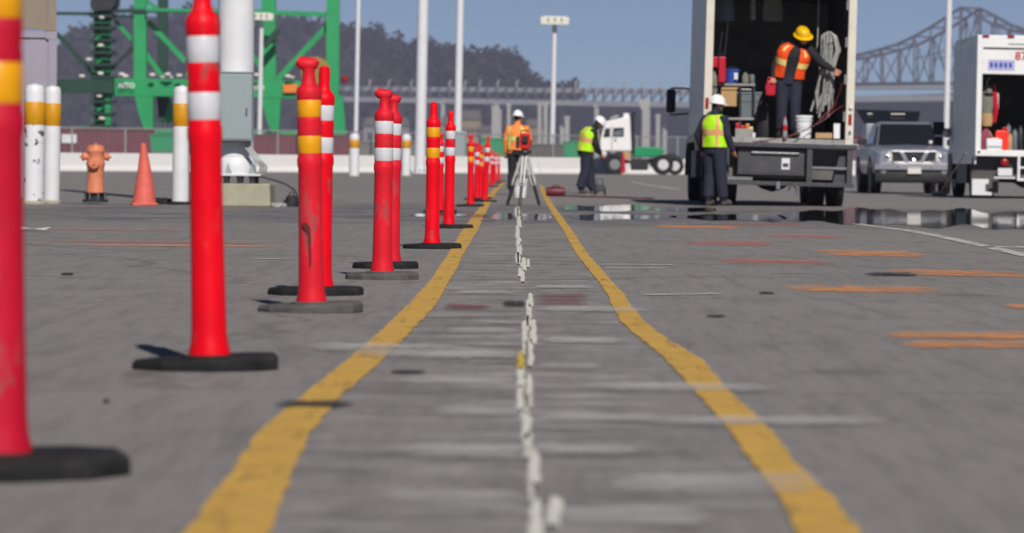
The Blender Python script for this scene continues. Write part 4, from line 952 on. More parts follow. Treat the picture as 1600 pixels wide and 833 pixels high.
cb = MB(); cb.prism([(5.35, .75), (7.5, .55), (7.55, 1.15), (7.35, 1.45), (6.95, 2.25), (6.6, 2.42), (5.35, 2.42)], -1.06, 1.06, 'yz'); cab = cb.build('cab', 'truck_white', tr, bevel=.05)
MB().box(-1.075, -1.062, 5.75, 6.8, 1.45, 2.15).build('door_window', 'glass_dark', cab); MB().box(1.062, 1.075, 5.75, 6.8, 1.45, 2.15).build('door_window', 'glass_dark', cab); MB().prism([(7.37, 1.47), (7.385, 1.475), (7.0, 2.24), (6.975, 2.23)], -.95, .95, 'yz').build('windscreen', 'glass_dark', cab)
for s_ in (-1, 1):
    mb = MB(); R0 = .56; 
    pts = [(6.3 + R0 * math.cos(a), .45 + R0 * math.sin(a)) for a in [PI * i / 12 for i in range(13)]] + [(6.3 + (R0 + .07) * math.cos(a), .45 + (R0 + .07) * math.sin(a)) for a in [PI * i / 12 for i in range(12, -1, -1)]]
    mb.prism(pts, min(s_ * .86, s_ * 1.18), max(s_ * .86, s_ * 1.18), 'yz').build('fender', 'plastic_black', cab)
    mr_ = MB().box(s_ * 1.47 - .085, s_ * 1.47 + .085, 6.7, 6.78, 1.56, 1.98).build('mirror', 'plastic_black', tr, bevel=.04)
    MB().tube([(s_ * 1.05, 6.6, 1.98), (s_ * 1.25, 6.68, 2.0), (s_ * 1.47, 6.74, 2.0), (s_ * 1.47, 6.74, 1.9)], .018, 6).build('mirror_arm', 'plastic_black', mr_); MB().tube([(s_ * 1.05, 6.6, 1.56), (s_ * 1.47, 6.74, 1.52), (s_ * 1.47, 6.74, 1.6)], .018, 6).build('mirror_arm', 'plastic_black', mr_)
# things in its hold : position helper  (pixel, metres inside the tail)
def hold(px, dy, z=0.0, base=T1, zf=ZF, d0=62.0):
    p = W(px, 255, d0 + dy); return Vector((p.x, p.y, base.z + zf + z + .003))
def hz_(py, dy, d0=62.0, base=T1, zf=ZF): return W(1213, py, d0 + dy).z - base.z - zf
# shelf rack at the left
sh = thing('shelf_rack', 'dark shelf rack at the left inside the box truck', 'shelf', hold(1150, .9))
for z in (.30, hz_(131, .9) - .04):
    MB().box(-.34, .30, 0, .9, z, z + .035).build('shelf_board', 'plywood' if z < .3 else 'interior_grey', sh)
for x in (-.34, .05, .27):
    for y in (.01, .85): MB().box(x, x + .03, y, y + .03, 0, hz_(131, .9) - .045).build('upright', 'dark_metal', sh)
zs = hz_(131, .9)
t = thing('blue_bin', 'blue plastic bin on top of the shelf rack', 'bin', hold(1142, 1.0, zs))
MB().lathe([(.10, 0), (.125, .20), (.135, .2), (.135, .23), (.12, .23)], 16).build('tub', 'blue_plastic', t, True); MB().box(.03, .09, -.145, -.118, .06, .17).build('sticker', 'white_paint', t); MB().tube([(-.13, 0, .21), (0, -.12, .28), (.13, 0, .21)], .008, 6).build('handle', 'steel', t)
t = thing('grey_jug', 'small pale jug right of the blue bin on the shelf', 'jug', hold(1163, 1.0, zs))
MB().lathe([(.05, 0), (.06, .02), (.055, .12), (.025, .16), (.025, .18)], 12).build('bottle', 'cloth_grey', t, True); MB().tube([(.055, 0, .05), (.09, 0, .07), (.085, 0, .13), (.04, 0, .14)], .01, 6).build('handle', 'cloth_grey', t)
t = thing('spray_can', 'dark grey spray can at the right end of the shelf top', 'can', hold(1174, 1.05, zs))
MB().lathe([(.04, 0), (.042, .01), (.042, .12), (.03, .14), (.02, .15)], 12).build('can', 'bin_grey', t, True); MB().lathe([(.012, .15), (.012, .17)], 8).build('nozzle', 'plastic_black', t)
t = thing('red_toolbox', 'upright red tool case at the left wall inside the box truck', 'tool case', hold(1124, .8, hz_(130, .8)))
MB().box(-.03, .09, 0, .25, 0, .42).build('case', 'red_enamel', t, bevel=.015); MB().tube([(.0, -.005, .43), (.0, -.005, .47), (.06, -.005, .47), (.06, -.005, .43)], .008, 6).build('handle', 'dark_metal', t); MB().box(-.13, -.035, .05, .25, .25, .42).build('drawer', 'red_enamel', t, bevel=.01)
t = thing('white_canister', 'white canister clipped at the left wall below the red tool case', 'canister', hold(1114, .6, hz_(158, .6)))
MB().lathe([(.05, 0), (.055, .02), (.055, .38), (.03, .44), (.025, .47)], 14).build('cylinder', 'cloth_grey', t, True); MB().lathe([(.058, .2), (.058, .23)], 14, cap=False).build('strap', 'dark_metal', t)
for px, top_, lab in ((1127, 25, 'tall thin pole leaning behind the red tool case, taller one'), (1117, 50, 'shorter thin pole leaning at the left wall in the truck')):
    a = hold(px, 1.2, hz_(130, 1.2)); z1 = hz_(top_, 1.2) - hz_(130, 1.2)
    t = thing('pole_tool', lab, 'pole', a); MB().tube([(0, 0, 0), (.10, .1, z1)], .014, 8).build('shaft', 'galvanised', t); MB().tube([(0, 0, 0), (.02, .02, .2)], .02, 8).build('grip', 'rubber', t)
t = thing('cardboard_box', 'tan cardboard box on the lower shelf, behind the white helmet', 'box', hold(1138, .92, hz_(167, .92)))
MB().box(-.13, .125, 0, .4, 0, .27).build('carton', 'cardboard', t, bevel=.004); MB().box(-.13, .125, -.003, .0, .12, .125).build('tape', 'wood_pale', t); MB().prism([(-.13, .271), (.125, .271), (.15, .31), (-.12, .31)], -.02, .0).build('flap', 'cardboard', t)
t = thing('trash_bin', 'tall grey plastic bin in the middle of the truck hold', 'bin', hold(1171, 1.0, hz_(188, 1.0)))
MB().prism([(-.17, 0), (.15, 0), (.20, .44), (-.21, .44)], 0, .36).build('tub', 'bin_grey', t, bevel=.02); MB().box(-.22, .21, -.012, .37, .42, .455).build('rim', 'bin_grey', t, bevel=.008); MB().box(-.19, .18, -.012, .0, .30, .315).build('rib', 'bin_grey', t)
t = thing('paper_stack', 'white papers lying over the grey plastic bin', 'paper', hold(1163, .95, hz_(141, .95)))
MB().box(-.1, .1, 0, .2, 0, .012).build('sheet', 'bucket_white', t); MB().add([(-.12, -.01, .014), (.1, .01, .018), (.14, .2, .03), (-.1, .18, .02)], [(0, 1, 2, 3)]).build('sheet', 'bucket_white', t)
t = thing('parts_crate', 'small grey crate with red and orange packets at the tail edge', 'crate', hold(1163, .30))
mb = MB(); mb.box(-.15, .14, 0, .012, 0, .15); mb.box(-.15, .14, .25, .262, 0, .15); mb.box(-.15, -.138, .012, .25, 0, .15); mb.box(.128, .14, .012, .25, 0, .15); mb.box(-.138, .128, .012, .25, 0, .01); mb.build('crate', 'interior_grey', t)
for x, c_, h in ((-.11, 'red_enamel', .24), (-.03, 'red_enamel', .20), (.05, 'lamp_amber', .23), (.10, 'tape_yellow', .18)):
    MB().box(x - .035, x + .035, .03, .12, .02, h).build('packet', c_, t, bevel=.01)
t = thing('white_cup', 'small white cup beside the packet crate', 'cup', hold(1177, .18)); MB().lathe([(.025, 0), (.035, .08), (.03, .08), (.022, .01)], 12).build('cup', 'bucket_white', t, True); MB().lathe([(.036, .076), (.036, .083)], 12, cap=False).build('lip', 'bucket_white', t)
t = thing('duffel', 'black bag slumped beside the legs of the worker in the truck', 'bag', hold(1195, .75))
MB().loft([[Vector((q * .14 * math.cos(a) * (1 + .08 * math.sin(3 * a + z * 9)), q * .13 * math.sin(a), z)) for a in [2 * PI * i / 16 for i in range(16)]] for z, q in ((0, .9), (.1, 1.12), (.3, 1.1), (.5, .95), (.62, .6), (.66, .2))]).build('sack', 'cord_black', t, True); MB().tube([(-.06, -.12, .5), (-.05, -.16, .62), (.05, -.16, .62), (.06, -.12, .5)], .014, 8).build('strap', 'cord_black', t)
BK = hold(1255, .16)
t = thing('bucket', 'white plastic bucket standing on the tail edge of the box truck', 'bucket', BK)
MB().lathe([(.115, 0), (.118, .02), (.135, .33), (.146, .33), (.146, .37), (.136, .37), (.118, .04), (.01, .03)], 24).build('pail', 'bucket_white', t, True); MB().lathe([(.144, .28), (.148, .285), (.148, .29), (.142, .295)], 24, cap=False).build('rib', 'bucket_white', t, True)
MB().tube([(.146 * math.cos(a), -.02 - .146 * abs(math.sin(a)), .31 - .14 * math.sin(a)) for a in [PI * i / 10 for i in range(11)]], .004, 5).build('bail', 'steel', t)
t = thing('wood_block', 'short wooden block lying right of the white bucket', 'wood block', hold(1287, .12)); MB().box(-.135, .135, 0, .09, 0, .09).build('block', 'wood_pale', t, bevel=.005); MB().box(-.14, .12, .09, .16, 0, .05).build('offcut', 'plywood', t)
t = thing('white_carton', 'upright white carton at the right rear post of the truck', 'carton', hold(1307, .12)); MB().box(-.05, .05, 0, .1, 0, .235).build('carton', 'bucket_white', t, bevel=.004); MB().box(-.05, .05, 0, .1, .236, .242).build('lid', 'bucket_white', t)
BT = hold(1226, .10, 0)
# hose bundle hanging at the right wall
hs = thing('hose_bundle', 'bundle of grey hoses hanging at the right wall of the truck', 'hoses', hold(1292, .35))
zt_ = hz_(47, .35); zb_ = hz_(172, .35)
for i in range(15):
    u = (i / 14 - .5); x0 = .02 + u * .30; y0 = jit(.07)
    P = [(x0 * .35, y0 * .5, zt_ - .02 - .06 * abs(u)), (x0 * .8, y0, zt_ - .10), (x0 + jit(.03), y0, zt_ * .75 + zb_ * .25), (x0 * .7 + jit(.03) - .03, y0 + jit(.03), zt_ * .5 + zb_ * .5), (x0 * .9 - .08 + jit(.04), y0 + jit(.03), zt_ * .22 + zb_ * .78), (x0 - .12 + jit(.05), y0, zb_ - jit(.12))]
    Q = []
    for j in range(len(P) - 1):
        for q in range(3): Q.append(Vector(P[j]).lerp(Vector(P[j + 1]), q / 3))
    Q.append(Vector(P[-1])); MB().tube(Q, .017, 7).build('hose', 'hose_grey' if i % 3 else 'galvanised', hs, True)
MB().tube([(-.1, 0, zt_ - .2), (0, -.06, zt_ - .22), (.1, 0, zt_ - .2)], .012, 6).build('hook', 'dark_metal', hs)
rp = thing('rope', 'grey rope hanging from the roof beside the yellow helmet', 'rope', hold(1275, .6, hz_(75, .6)))
MB().tube([(0, 0, 0), (.01, 0, .4), (.02, 0, ZT - ZF - hz_(75, .6) - .12)], .014, 7).build('strand', 'hose_grey', rp, True); MB().sphere((0, 0, 0), .022, 8, 6).build('knot', 'hose_grey', rp)
for lab, pts in (('red cord drooping from the right truck wall towards the bucket', [(1318, 165, .15), (1305, 172, .05), (1290, 186, -.02), (1272, 196, -.05), (1258, 204, -.14), (1240, 210, -.17), (1225, 219, -.17)]),
                 ('thin red cord strung along the step frame under the floor', [(1250, 208, -.16), (1225, 214, -.17), (1200, 219, -.16), (1175, 222, -.12), (1148, 231, -.10), (1138, 233, -.10)]),
                 ('dark red tangled cord at the right wall by the hose bundle', [(1316, 128, .1), (1310, 150, .15), (1300, 168, .2), (1286, 182, .1), (1278, 190, .05), (1292, 180, .0), (1308, 160, .05)])):
    P = [W(a, b_, 62 + c_) for a, b_, c_ in pts]; Q = []
    for a, b_ in zip(P, P[1:]): Q += [a.lerp(b_, i / 4) for i in range(4)]
    tag(MB().tube(Q + [P[-1]], .008, 6).build('cord', 'cord_red', smooth=True), lab, 'cord')
for x, zl, lab, mt in ((1130, 0, 'grey coat hanging near the ceiling at the left of the hold', 'bin_grey'), (1205, 0, 'pale coat hanging near the ceiling in the middle of the hold', 'cloth_grey'), (1174, 0, 'clear bag hanging deep inside the hold', 'hose_grey')):
    a = hold(x, .95, hz_(34 if x != 1174 else 32, .95)); t = thing('hanging_coat' if x != 1174 else 'hanging_bag', lab, 'coat' if x != 1174 else 'bag', a)
    wq = .16 if x != 1174 else .05; top_z = ZT - ZF - .15 - (a.z - T1.z - ZF)
    MB().loft([[Vector((wq * q * math.cos(g) * (1 + .1 * math.sin(4 * g)), .06 * q * math.sin(g), z)) for g in [2 * PI * i / 14 for i in range(14)]] for z, q in ((0, 1), (.15, 1.05), (.35, .9), (.5, .5), (.55, .1))]).build('fabric', mt, t, True)
    MB().tube([(0, 0, .54), (0, 0, top_z)], .006, 5).build('hook', 'steel', t)

# ---- the second van-bodied truck -------------------------------------------
T2 = GD(1608, 81.0)
t2 = thing('service_truck', 'white service truck with open back and red digits, cut off by right edge', 'truck', T2, 0, tilt=(0, .010))
X2, F2, H2, L2 = 1.145, 1.02, 3.42, 4.35
for s_ in (-1, 1): MB().box(min(s_ * X2, s_ * (X2 - .03)), max(s_ * X2, s_ * (X2 - .03)), .1, L2, .72, H2 - .06).build('side_wall', 'truck_side', t2)
for i in range(7):
    for s_ in (-1, 1): MB().box(s_ * (X2 + .004) - .004, s_ * (X2 + .004) + .004, .6 + i * .6, .635 + i * .6, .8, H2 - .2).build('rivet_strip', 'truck_side', t2)
for z in (2.15, 2.3, 2.42):
    MB().box(-X2 - .012, -X2 - .001, .5, 2.6, z, z + .04).build('rub_rail', 'truck_side', t2)
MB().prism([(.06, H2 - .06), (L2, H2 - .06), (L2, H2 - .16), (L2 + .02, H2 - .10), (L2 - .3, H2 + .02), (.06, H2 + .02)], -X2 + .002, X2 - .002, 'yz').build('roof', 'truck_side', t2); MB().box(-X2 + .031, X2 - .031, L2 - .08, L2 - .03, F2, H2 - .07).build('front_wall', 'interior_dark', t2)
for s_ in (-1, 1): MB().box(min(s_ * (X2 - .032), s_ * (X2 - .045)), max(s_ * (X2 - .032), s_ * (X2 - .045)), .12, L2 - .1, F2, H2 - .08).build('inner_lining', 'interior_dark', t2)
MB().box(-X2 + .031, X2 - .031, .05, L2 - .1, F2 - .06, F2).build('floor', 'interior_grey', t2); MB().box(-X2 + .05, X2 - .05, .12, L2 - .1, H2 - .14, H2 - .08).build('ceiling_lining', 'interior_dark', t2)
for s_ in (-1, 1): MB().box(min(s_ * (X2 + .005), s_ * (X2 - .11)), max(s_ * (X2 + .005), s_ * (X2 - .11)), -.005, .1, F2 - .06, H2 + .005).build('rear_post', 'truck_white_clean', t2, bevel=.01)
hd = MB().box(-X2 + .11, X2 - .11, 0, .09, H2 - .80, H2).build('rear_header', 'truck_white_clean', t2, bevel=.006); MB().box(-X2 + .12, X2 - .12, -.006, 0, H2 - .28, H2 - .24).build('door_slot', 'plastic_black', hd)
for x in (-.98, -.45, 0, .45, .98): MB().box(x - .07, x + .07, -.02, .01, H2 - .035, H2 + .02).build('marker_lamp', 'tail_red', hd)
text_mesh('lettering', '877', .25, 'text_red', hd, (-.17, -.006, H2 - .42), (PI / 2, 0, 0), .004)
st = MB().box(-.92, -.36, -.006, 0, H2 - .72, H2 - .50).build('sticker', 'sticker_blue', hd)
for i in range(5): MB().box(-.88 + i * .1, -.82 + i * .1, -.010, -.006, H2 - .66, H2 - .56).build('sticker_print', 'blue_plastic', st)
MB().box(-.5, .2, -.006, -.001, H2 - .18, H2 - .15).build('name_strip', 'text_grey', hd)
MB().box(-X2 - .005, X2 + .005, -.03, .12, F2 - .13, F2 - .0).build('tail_sill', 'truck_white_clean', t2, bevel=.008); MB().sphere((-X2 + .07, -.03, F2 - .05), .03, 10, 8).build('sill_plug', 'dark_metal', t2)
for s_ in (-1, 1):
    fl = MB().prism([(s_ * .94 - .23, .10), (s_ * .94 + .34 * (1 if s_ < 0 else .6), .10), (s_ * .94 + .34 * (1 if s_ < 0 else .6), .86), (s_ * .94 - .23, .86)], .35, .365).build('mud_flap', 'rubber_dusty', t2)
    MB().prism([(s_ * .94 - .22, .06), (s_ * .94 + .20, .06), (s_ * .94 + .20, .12), (s_ * .94 + .06, .14), (s_ * .94 + .06, .30), (s_ * .94 + .13, .30), (s_ * .94 + .13, .40), (s_ * .94 - .22, .40)], .33, .349).build('flap_plate', 'cloth_grey' if s_ > 0 else 'white_paint', fl)
    for x in (.74, 1.0): wheel(t2, (s_ * x, 1.0, .40), .405, .22, 'rim_white')
    wheel(t2, (s_ * .95, 4.6, .40), .405, .24, 'rim_white')
MB().sphere((-.52, .02, .76), .085, 14, 10, (1, .35, 1)).build('tail_lamp', 'tail_red', t2, True); MB().box(-.66, -.36, .0, .012, .48, .64).build('number_plate', 'white_paint', t2); MB().box(-.74, -.3, -.02, .05, .42, .455).build('step_bracket', 'white_paint', t2)
sf = MB(); sf.box(-.26, -.21, -.1, -.04, .38, F2 - .13); sf.box(-.21, .6, -.1, -.04, .38, .43); sf.box(.55, .6, -.1, -.04, .43, F2 - .13); sf.box(-.21, .55, -.09, -.05, .64, .68); sf.build('step_frame', 'truck_white_clean', t2)
for s_ in (-1, 1): MB().box(s_ * .4 - .05, s_ * .4 + .05, .1, 6.0, .5, .72).build('chassis_rail', 'dark_metal', t2)
MB().tube([(-.9, 1, .40), (-.2, 1, .40), (0, 1, .38), (.2, 1, .40), (.9, 1, .40)], [.06, .07, .16, .07, .06], 12).build('rear_axle', 'dark_metal', t2, True); MB().box(-1.05, 1.05, .45, .5, .42, .94).build('under_panel', 'interior_dark', t2)
MB().box(-1.12, -.85, 1.7, 3.6, .3, .71).build('side_locker', 'dark_metal', t2)
cb = MB(); cb.prism([(L2 + .08, .55), (6.3, .45), (6.35, .95), (5.9, 1.25), (5.5, 1.95), (5.2, 2.05), (L2 + .08, 2.05)], -1.02, 1.02, 'yz'); cab2 = cb.build('cab', 'truck_white_clean', t2, bevel=.05)
MB().prism([(5.92, 1.27), (5.935, 1.28), (5.53, 1.94), (5.51, 1.93)], -.92, .92, 'yz').build('windscreen', 'glass_dark', cab2)
for s_ in (-1, 1):
    MB().box(min(s_ * 1.021, s_ * 1.033), max(s_ * 1.021, s_ * 1.033), 4.85, 5.45, 1.22, 1.85).build('door_window', 'glass_dark', cab2)
    mr_ = MB().box(s_ * 1.34 - .13, s_ * 1.34 + .13, 5.3, 5.37, 1.36, 1.66).build('mirror', 'plastic_black', t2, bevel=.02); MB().box(s_ * 1.34 - .10, s_ * 1.34 + .10, 5.3, 5.37, 1.12, 1.33).build('mirror', 'plastic_black', t2, bevel=.02)
    MB().sphere((s_ * 1.16, 5.25, 1.40), .10, 12, 8).build('spot_mirror', 'lens_white', mr_, True); MB().tube([(s_ * 1.02, 5.35, 1.5), (s_ * 1.34, 5.35, 1.5)], .02, 6).build('mirror_arm', 'plastic_black', mr_)
    MB().prism([(4.15, .38), (5.05, .38), (5.05, .55), (4.95, .95), (4.25, .95), (4.15, .55)], min(s_ * .9, s_ * 1.16), max(s_ * .9, s_ * 1.16), 'yz').build('fender', 'plastic_black', cab2)
def hold2(px, dy, z=0.0): return hold(px, dy, z, T2, F2, 81.0)
def h2(py, dy): return W(1560, py, 81 + dy).z - T2.z - F2
t = thing('red_canister', 'bright red square fuel can in the back of the service truck', 'fuel can', hold2(1566, .35))
MB().prism([(-.15, 0), (.14, 0), (.15, .36), (.08, .42), (-.14, .42), (-.16, .3)], 0, .22).build('can', 'orange_red', t, bevel=.025); MB().tube([(.02, .1, .42), (.03, .1, .47), (.1, .1, .47), (.11, .1, .40)], .018, 8).build('handle', 'orange_red', t)
t = thing('white_box', 'pale blue white box in front of the red fuel can', 'box', hold2(1553, .10)); MB().prism([(-.15, 0), (.16, 0), (.17, .22), (.05, .26), (-.16, .24)], 0, .22).build('carton', 'sticker_blue' if 0 else 'bucket_white', t, bevel=.01); MB().box(-.14, .15, -.004, 0, .05, .09).build('label_strip', 'grey_metal', t)
t = thing('coat', 'grey and tan jacket hanging inside the service truck, by the rear post', 'jacket', hold2(1541, .5, h2(196, .5)))
MB().loft([[Vector((q * .12 * math.cos(g) * (1 + .12 * math.sin(3 * g + z * 7)), .08 * q * math.sin(g), z)) for g in [2 * PI * i / 14 for i in range(14)]] for z, q in ((.25, .9), (.4, 1.05), (.6, 1.1), (.8, .8), (.86, .2))]).build('body_cloth', 'cloth_grey', t, True)
MB().loft([[Vector((q * .12 * math.cos(g), .085 * q * math.sin(g), z)) for g in [2 * PI * i / 14 for i in range(14)]] for z, q in ((-.02, .9), (.1, 1.1), (.25, 1.0))]).build('lining_cloth', 'cardboard', t, True); MB().tube([(0, 0, .85), (0, 0, .95), (.06, 0, 1.0)], .012, 6).build('hook', 'steel', t)
t = thing('hard_hat', 'pale hat hanging on top of the grey tan jacket', 'hat', hold2(1544, .42, h2(146, .42))); MB().lathe([(.10, 0), (.105, .01), (.07, .02), (.06, .08), (.03, .11), (.005, .115)], 16).build('shell', 'cloth_grey', t, True); MB().lathe([(.068, .03), (.066, .045)], 16, cap=False).build('hat_band', 'dark_cloth', t)
t = thing('rag_bundle', 'pink red cloth strip hanging right of the grey jacket', 'cloth', hold2(1553, .5, h2(192, .5)))
MB().loft([[Vector((q * .06 * math.cos(g) + .03 * math.sin(z * 5), .05 * q * math.sin(g), z)) for g in [2 * PI * i / 10 for i in range(10)]] for z, q in ((0, .6), (.3, 1), (.6, 1.1), (.8, .7))]).build('cloth', 'red_enamel', t, True); MB().box(.04, .08, -.03, .02, .3, .62).build('white_hem', 'bucket_white', t)
t = thing('rag_heap', 'dark pink rags in the corner below the hanging jacket', 'rags', hold2(1540, .25))
MB().loft([[Vector((q * .15 * math.cos(g) * (1 + .15 * math.sin(4 * g)), .12 * q * math.sin(g), z)) for g in [2 * PI * i / 14 for i in range(14)]] for z, q in ((0, 1), (.12, 1.1), (.28, .9), (.42, .5), (.46, .1))]).build('cloth', 'cloth_pink', t, True); MB().tube([(.06, -.05, .4), (.14, -.08, .25)], .015, 6).build('stick', 'wood_pale', t)
for px, mt, lab, h in ((1577, 'wood_pale', 'tan jar right of the red fuel can', .36), (1585, 'bin_grey', 'grey canister right of the tan jar', .44), (1594, 'dark_metal', 'dark metal canister at the right picture edge', .5), (1575, 'bin_grey', 'grey can standing behind the red fuel can', .55)):
    t = thing('canister', lab, 'canister', hold2(px, .4 if h < .55 else .8)); MB().lathe([(.05, 0), (.06, .02), (.06, h - .06), (.03, h - .02), (.03, h)], 14).build('body_shell', mt, t, True); MB().lathe([(.034, h), (.034, h + .03)], 10).build('lid', 'dark_metal', t)
# push broom leaning at the truck flank
bb = G(1468, 308); bt = W(1509, 238, 78.5); t = thing('push_broom', 'push broom with pale handle leaning against the service truck', 'broom', bb); v_ = bt - bb
MB().tube([(0, 0, .08), v_], .014, 8).build('handle', 'wood_pale', t); MB().box(-.16, .14, -.04, .04, .08, .13).build('head', 'hose_grey', t, bevel=.008); MB().prism([(-.16, .082), (.14, .082), (.17, 0), (-.19, 0)], -.035, .035).build('bristles', 'cloth_grey', t)

# ---- silver pickup --------------------------------------------------------
PK = GD(1428, 92.0)
pk = thing('pickup_truck', 'silver pickup facing the camera with its canopy hatch raised', 'pickup', PK); pk.scale = (1.04, 1.04, 1.04)
def sect(y, pts): return [Vector((x, y, z)) for x, z in pts] + [Vector((-x, y, z)) for x, z in reversed(pts)]
S = [(0.0, [(0, .52), (.60, .52), (.74, .55), (.78, .62), (.79, .80), (.76, .93), (.60, .985), (0, 1.01)]),
     (.10, [(0, .48), (.72, .48), (.84, .52), (.875, .62), (.89, .80), (.86, .96), (.66, 1.02), (0, 1.045)]),
     (.35, [(0, .42), (.80, .42), (.90, .48), (.925, .62), (.925, .82), (.895, 1.0), (.70, 1.055), (0, 1.085)]),
     (1.25, [(0, .40), (.80, .40), (.90, .46), (.925, .62), (.925, .84), (.90, 1.05), (.72, 1.12), (0, 1.15)]),
     (1.6, [(0, .40), (.80, .40), (.90, .46), (.925, .62), (.925, .84), (.905, 1.06), (.74, 1.13), (0, 1.14)]),
     (4.7, [(0, .42), (.80, .42), (.90, .48), (.925, .62), (.925, .84), (.905, 1.06), (.74, 1.13), (0, 1.14)])]
body = MB().loft([sect(y, p) for y, p in S]).build('body', 'pickup_silver', pk, True)
CAB = [(1.28, .74, 1.10), (1.95, .63, 1.64), (2.25, .61, 1.69), (3.1, .62, 1.69), (3.45, .66, 1.62), (3.6, .74, 1.12)]
mb = MB(); mb.loft([[Vector((-w1 - .06 * 0, y, 1.08)), Vector((-(w1 + (.80 - w1) * (1 - (z - 1.1) / .6) * .6), y, (1.1 + z) / 2)), Vector((-w1, y, z - .03)), Vector((-w1 * .9, y, z)), Vector((w1 * .9, y, z)), Vector((w1, y, z - .03)), Vector(((w1 + (.80 - w1) * (1 - (z - 1.1) / .6) * .6), y, (1.1 + z) / 2)), Vector((w1, y, 1.08))] for y, w1, z in CAB])
cabp = mb.build('cabin', 'pickup_silver', pk, True)
MB().add([(-.70, 1.285, 1.15), (.70, 1.285, 1.15), (.60, 1.90, 1.635), (-.60, 1.90, 1.635), (-.70, 1.31, 1.14), (.70, 1.31, 1.14), (.60, 1.93, 1.625), (-.60, 1.93, 1.625)], [(0, 1, 2, 3), (7, 6, 5, 4), (0, 4, 5, 1), (1, 5, 6, 2), (2, 6, 7, 3), (3, 7, 4, 0)]).build('windscreen', 'glass_dark', cabp)
for s_ in (-1, 1):
    for y0, y1, q0 in ((1.75, 2.45, .35), (2.55, 3.3, .02)):
        MB().add([(s_ * .795, y0, 1.17), (s_ * .795, y1, 1.17), (s_ * .675, y1 - .03, 1.58), (s_ * .675, y0 + q0, 1.58), (s_ * .77, y0, 1.17), (s_ * .77, y1, 1.17), (s_ * .65, y1 - .03, 1.58), (s_ * .65, y0 + q0, 1.58)], [(0, 1, 2, 3), (7, 6, 5, 4), (0, 4, 5, 1), (1, 5, 6, 2), (2, 6, 7, 3), (3, 7, 4, 0)]).build('side_window', 'glass_dark', cabp)
    MB().prism([(0.04, -.07), (.24, -.05), (.26, .06), (.20, .10), (.05, .08)], 1.62, 1.76).build('door_mirror', 'plastic_black', pk, bevel=.02, loc=(s_ * .90 - (.26 if s_ < 0 else 0) - (.04 if s_ < 0 else 0), 0, 1.20))
    hl = MB().add([(s_ * .50, -.012, .985), (s_ * .72, .012, .965), (s_ * .80, .06, .93), (s_ * .80, .055, .76), (s_ * .62, -.004, .72), (s_ * .52, -.012, .76)], [(0, 1, 2, 3, 4, 5)]); hl.v += [p + Vector((0, .08, 0)) for p in hl.v[:6]]; hl.f += [(i, (i + 1) % 6, 6 + (i + 1) % 6, 6 + i) for i in range(6)]
    h_ = hl.build('headlight', 'lens_white', pk); MB().sphere((s_ * .62, .0, .85), .06, 12, 8, (1, .4, 1)).build('bulb_bowl', 'chrome', h_, True); MB().sphere((s_ * .73, .045, .84), .035, 10, 8, (1, .4, 1)).build('indicator', 'lamp_amber', h_)
    MB().lathe([(.10, -.03), (.10, .03), (.06, .02), (.055, .0)], 16, (s_ * .68, .03, .555), 'y').build('fog_lamp_bezel', 'frame_light', pk, True); MB().sphere((s_ * .68, .012, .555), .06, 12, 8, (1, .4, 1)).build('fog_lamp', 'lens_white', pk, True)
    for yc in (.95, 4.0):
        wheel(pk, (s_ * .80, yc, .375), .378, .25, 'rim_steel')
        arc = [(yc + .47 * math.cos(a), .40 + .47 * math.sin(a)) for a in [PI * i / 14 for i in range(15)]] + [(yc + .40 * math.cos(a), .40 + .40 * math.sin(a)) for a in [PI * i / 14 for i in range(14, -1, -1)]]
        MB().prism(arc, min(s_ * .80, s_ * .945), max(s_ * .80, s_ * .945), 'yz').build('wheel_arch', 'frame_grey', pk)
        MB().lathe([(.41, -.08), (.41, .08)], 20, (s_ * .842, yc, .40), 'x').build('wheel_well', 'plastic_black', pk)
    MB().box(s_ * .929 - .004, s_ * .929 + .004, 2.1, 2.25, .93, .96).build('door_handle', 'chrome', pk)
# front fascia
gr = MB().add([(-.50, -.02, .97), (.50, -.02, .97), (.47, -.03, .74), (-.47, -.03, .74), (-.50, .06, .97), (.50, .06, .97), (.47, .06, .74), (-.47, .06, .74)], [(0, 3, 2, 1), (0, 1, 5, 4), (1, 2, 6, 5), (2, 3, 7, 6), (3, 0, 4, 7)]).build('grille', 'plastic_black', pk)
for i in range(5): MB().box(-.48 + .0, .48, -.034, -.022, .765 + i * .045, .775 + i * .045).build('grille_slat', 'dark_metal', gr)
for s_ in (-1, 1): MB().prism([(s_ * .345, .975), (s_ * .235, .975), (s_ * .125, .735), (s_ * .215, .735)], -.06, -.02).build('grille_strut', 'brushed', gr, bevel=.008)
MB().box(-.52, .52, -.055, -.01, .965, 1.0).build('grille_bar', 'brushed', gr, bevel=.008); MB().box(-.46, .46, -.055, -.02, .71, .742).build('grille_bar', 'brushed', gr, bevel=.006)
em = MB().lathe([(.052, -.012), (.068, -.018), (.068, 0), (.052, 0)], 24, (0, -.055, .86), 'y', cap=False); em.build('emblem_ring', 'chrome', gr, True); MB().box(-.075, .075, -.075, -.055, .846, .874).build('emblem_bar', 'chrome', gr)
bm_ = MB().add([], []); bm_.loft([[Vector((x, -.10 + .10 * (abs(x) / .9) ** 2.2 + dy, z)) for x in [-.9 + .15 * i for i in range(13)]] for dy, z in ((.03, .54), (-.02, .57), (-.02, .68), (.03, .715), (.2, .715), (.2, .54), (.03, .54))], cap=False, closed=False); bm_.build('bumper', 'brushed', pk, True)
lw = MB(); lw.loft([[Vector((x, -.07 + .10 * (abs(x) / .9) ** 2.2 + dy, z)) for x in [-.88 + .146 * i for i in range(13)]] for dy, z in ((.10, .26), (.02, .30), (.0, .40), (.03, .535), (.25, .535), (.25, .26), (.10, .26))], cap=False, closed=False); lw.build('lower_valance', 'plastic_black', pk, True)
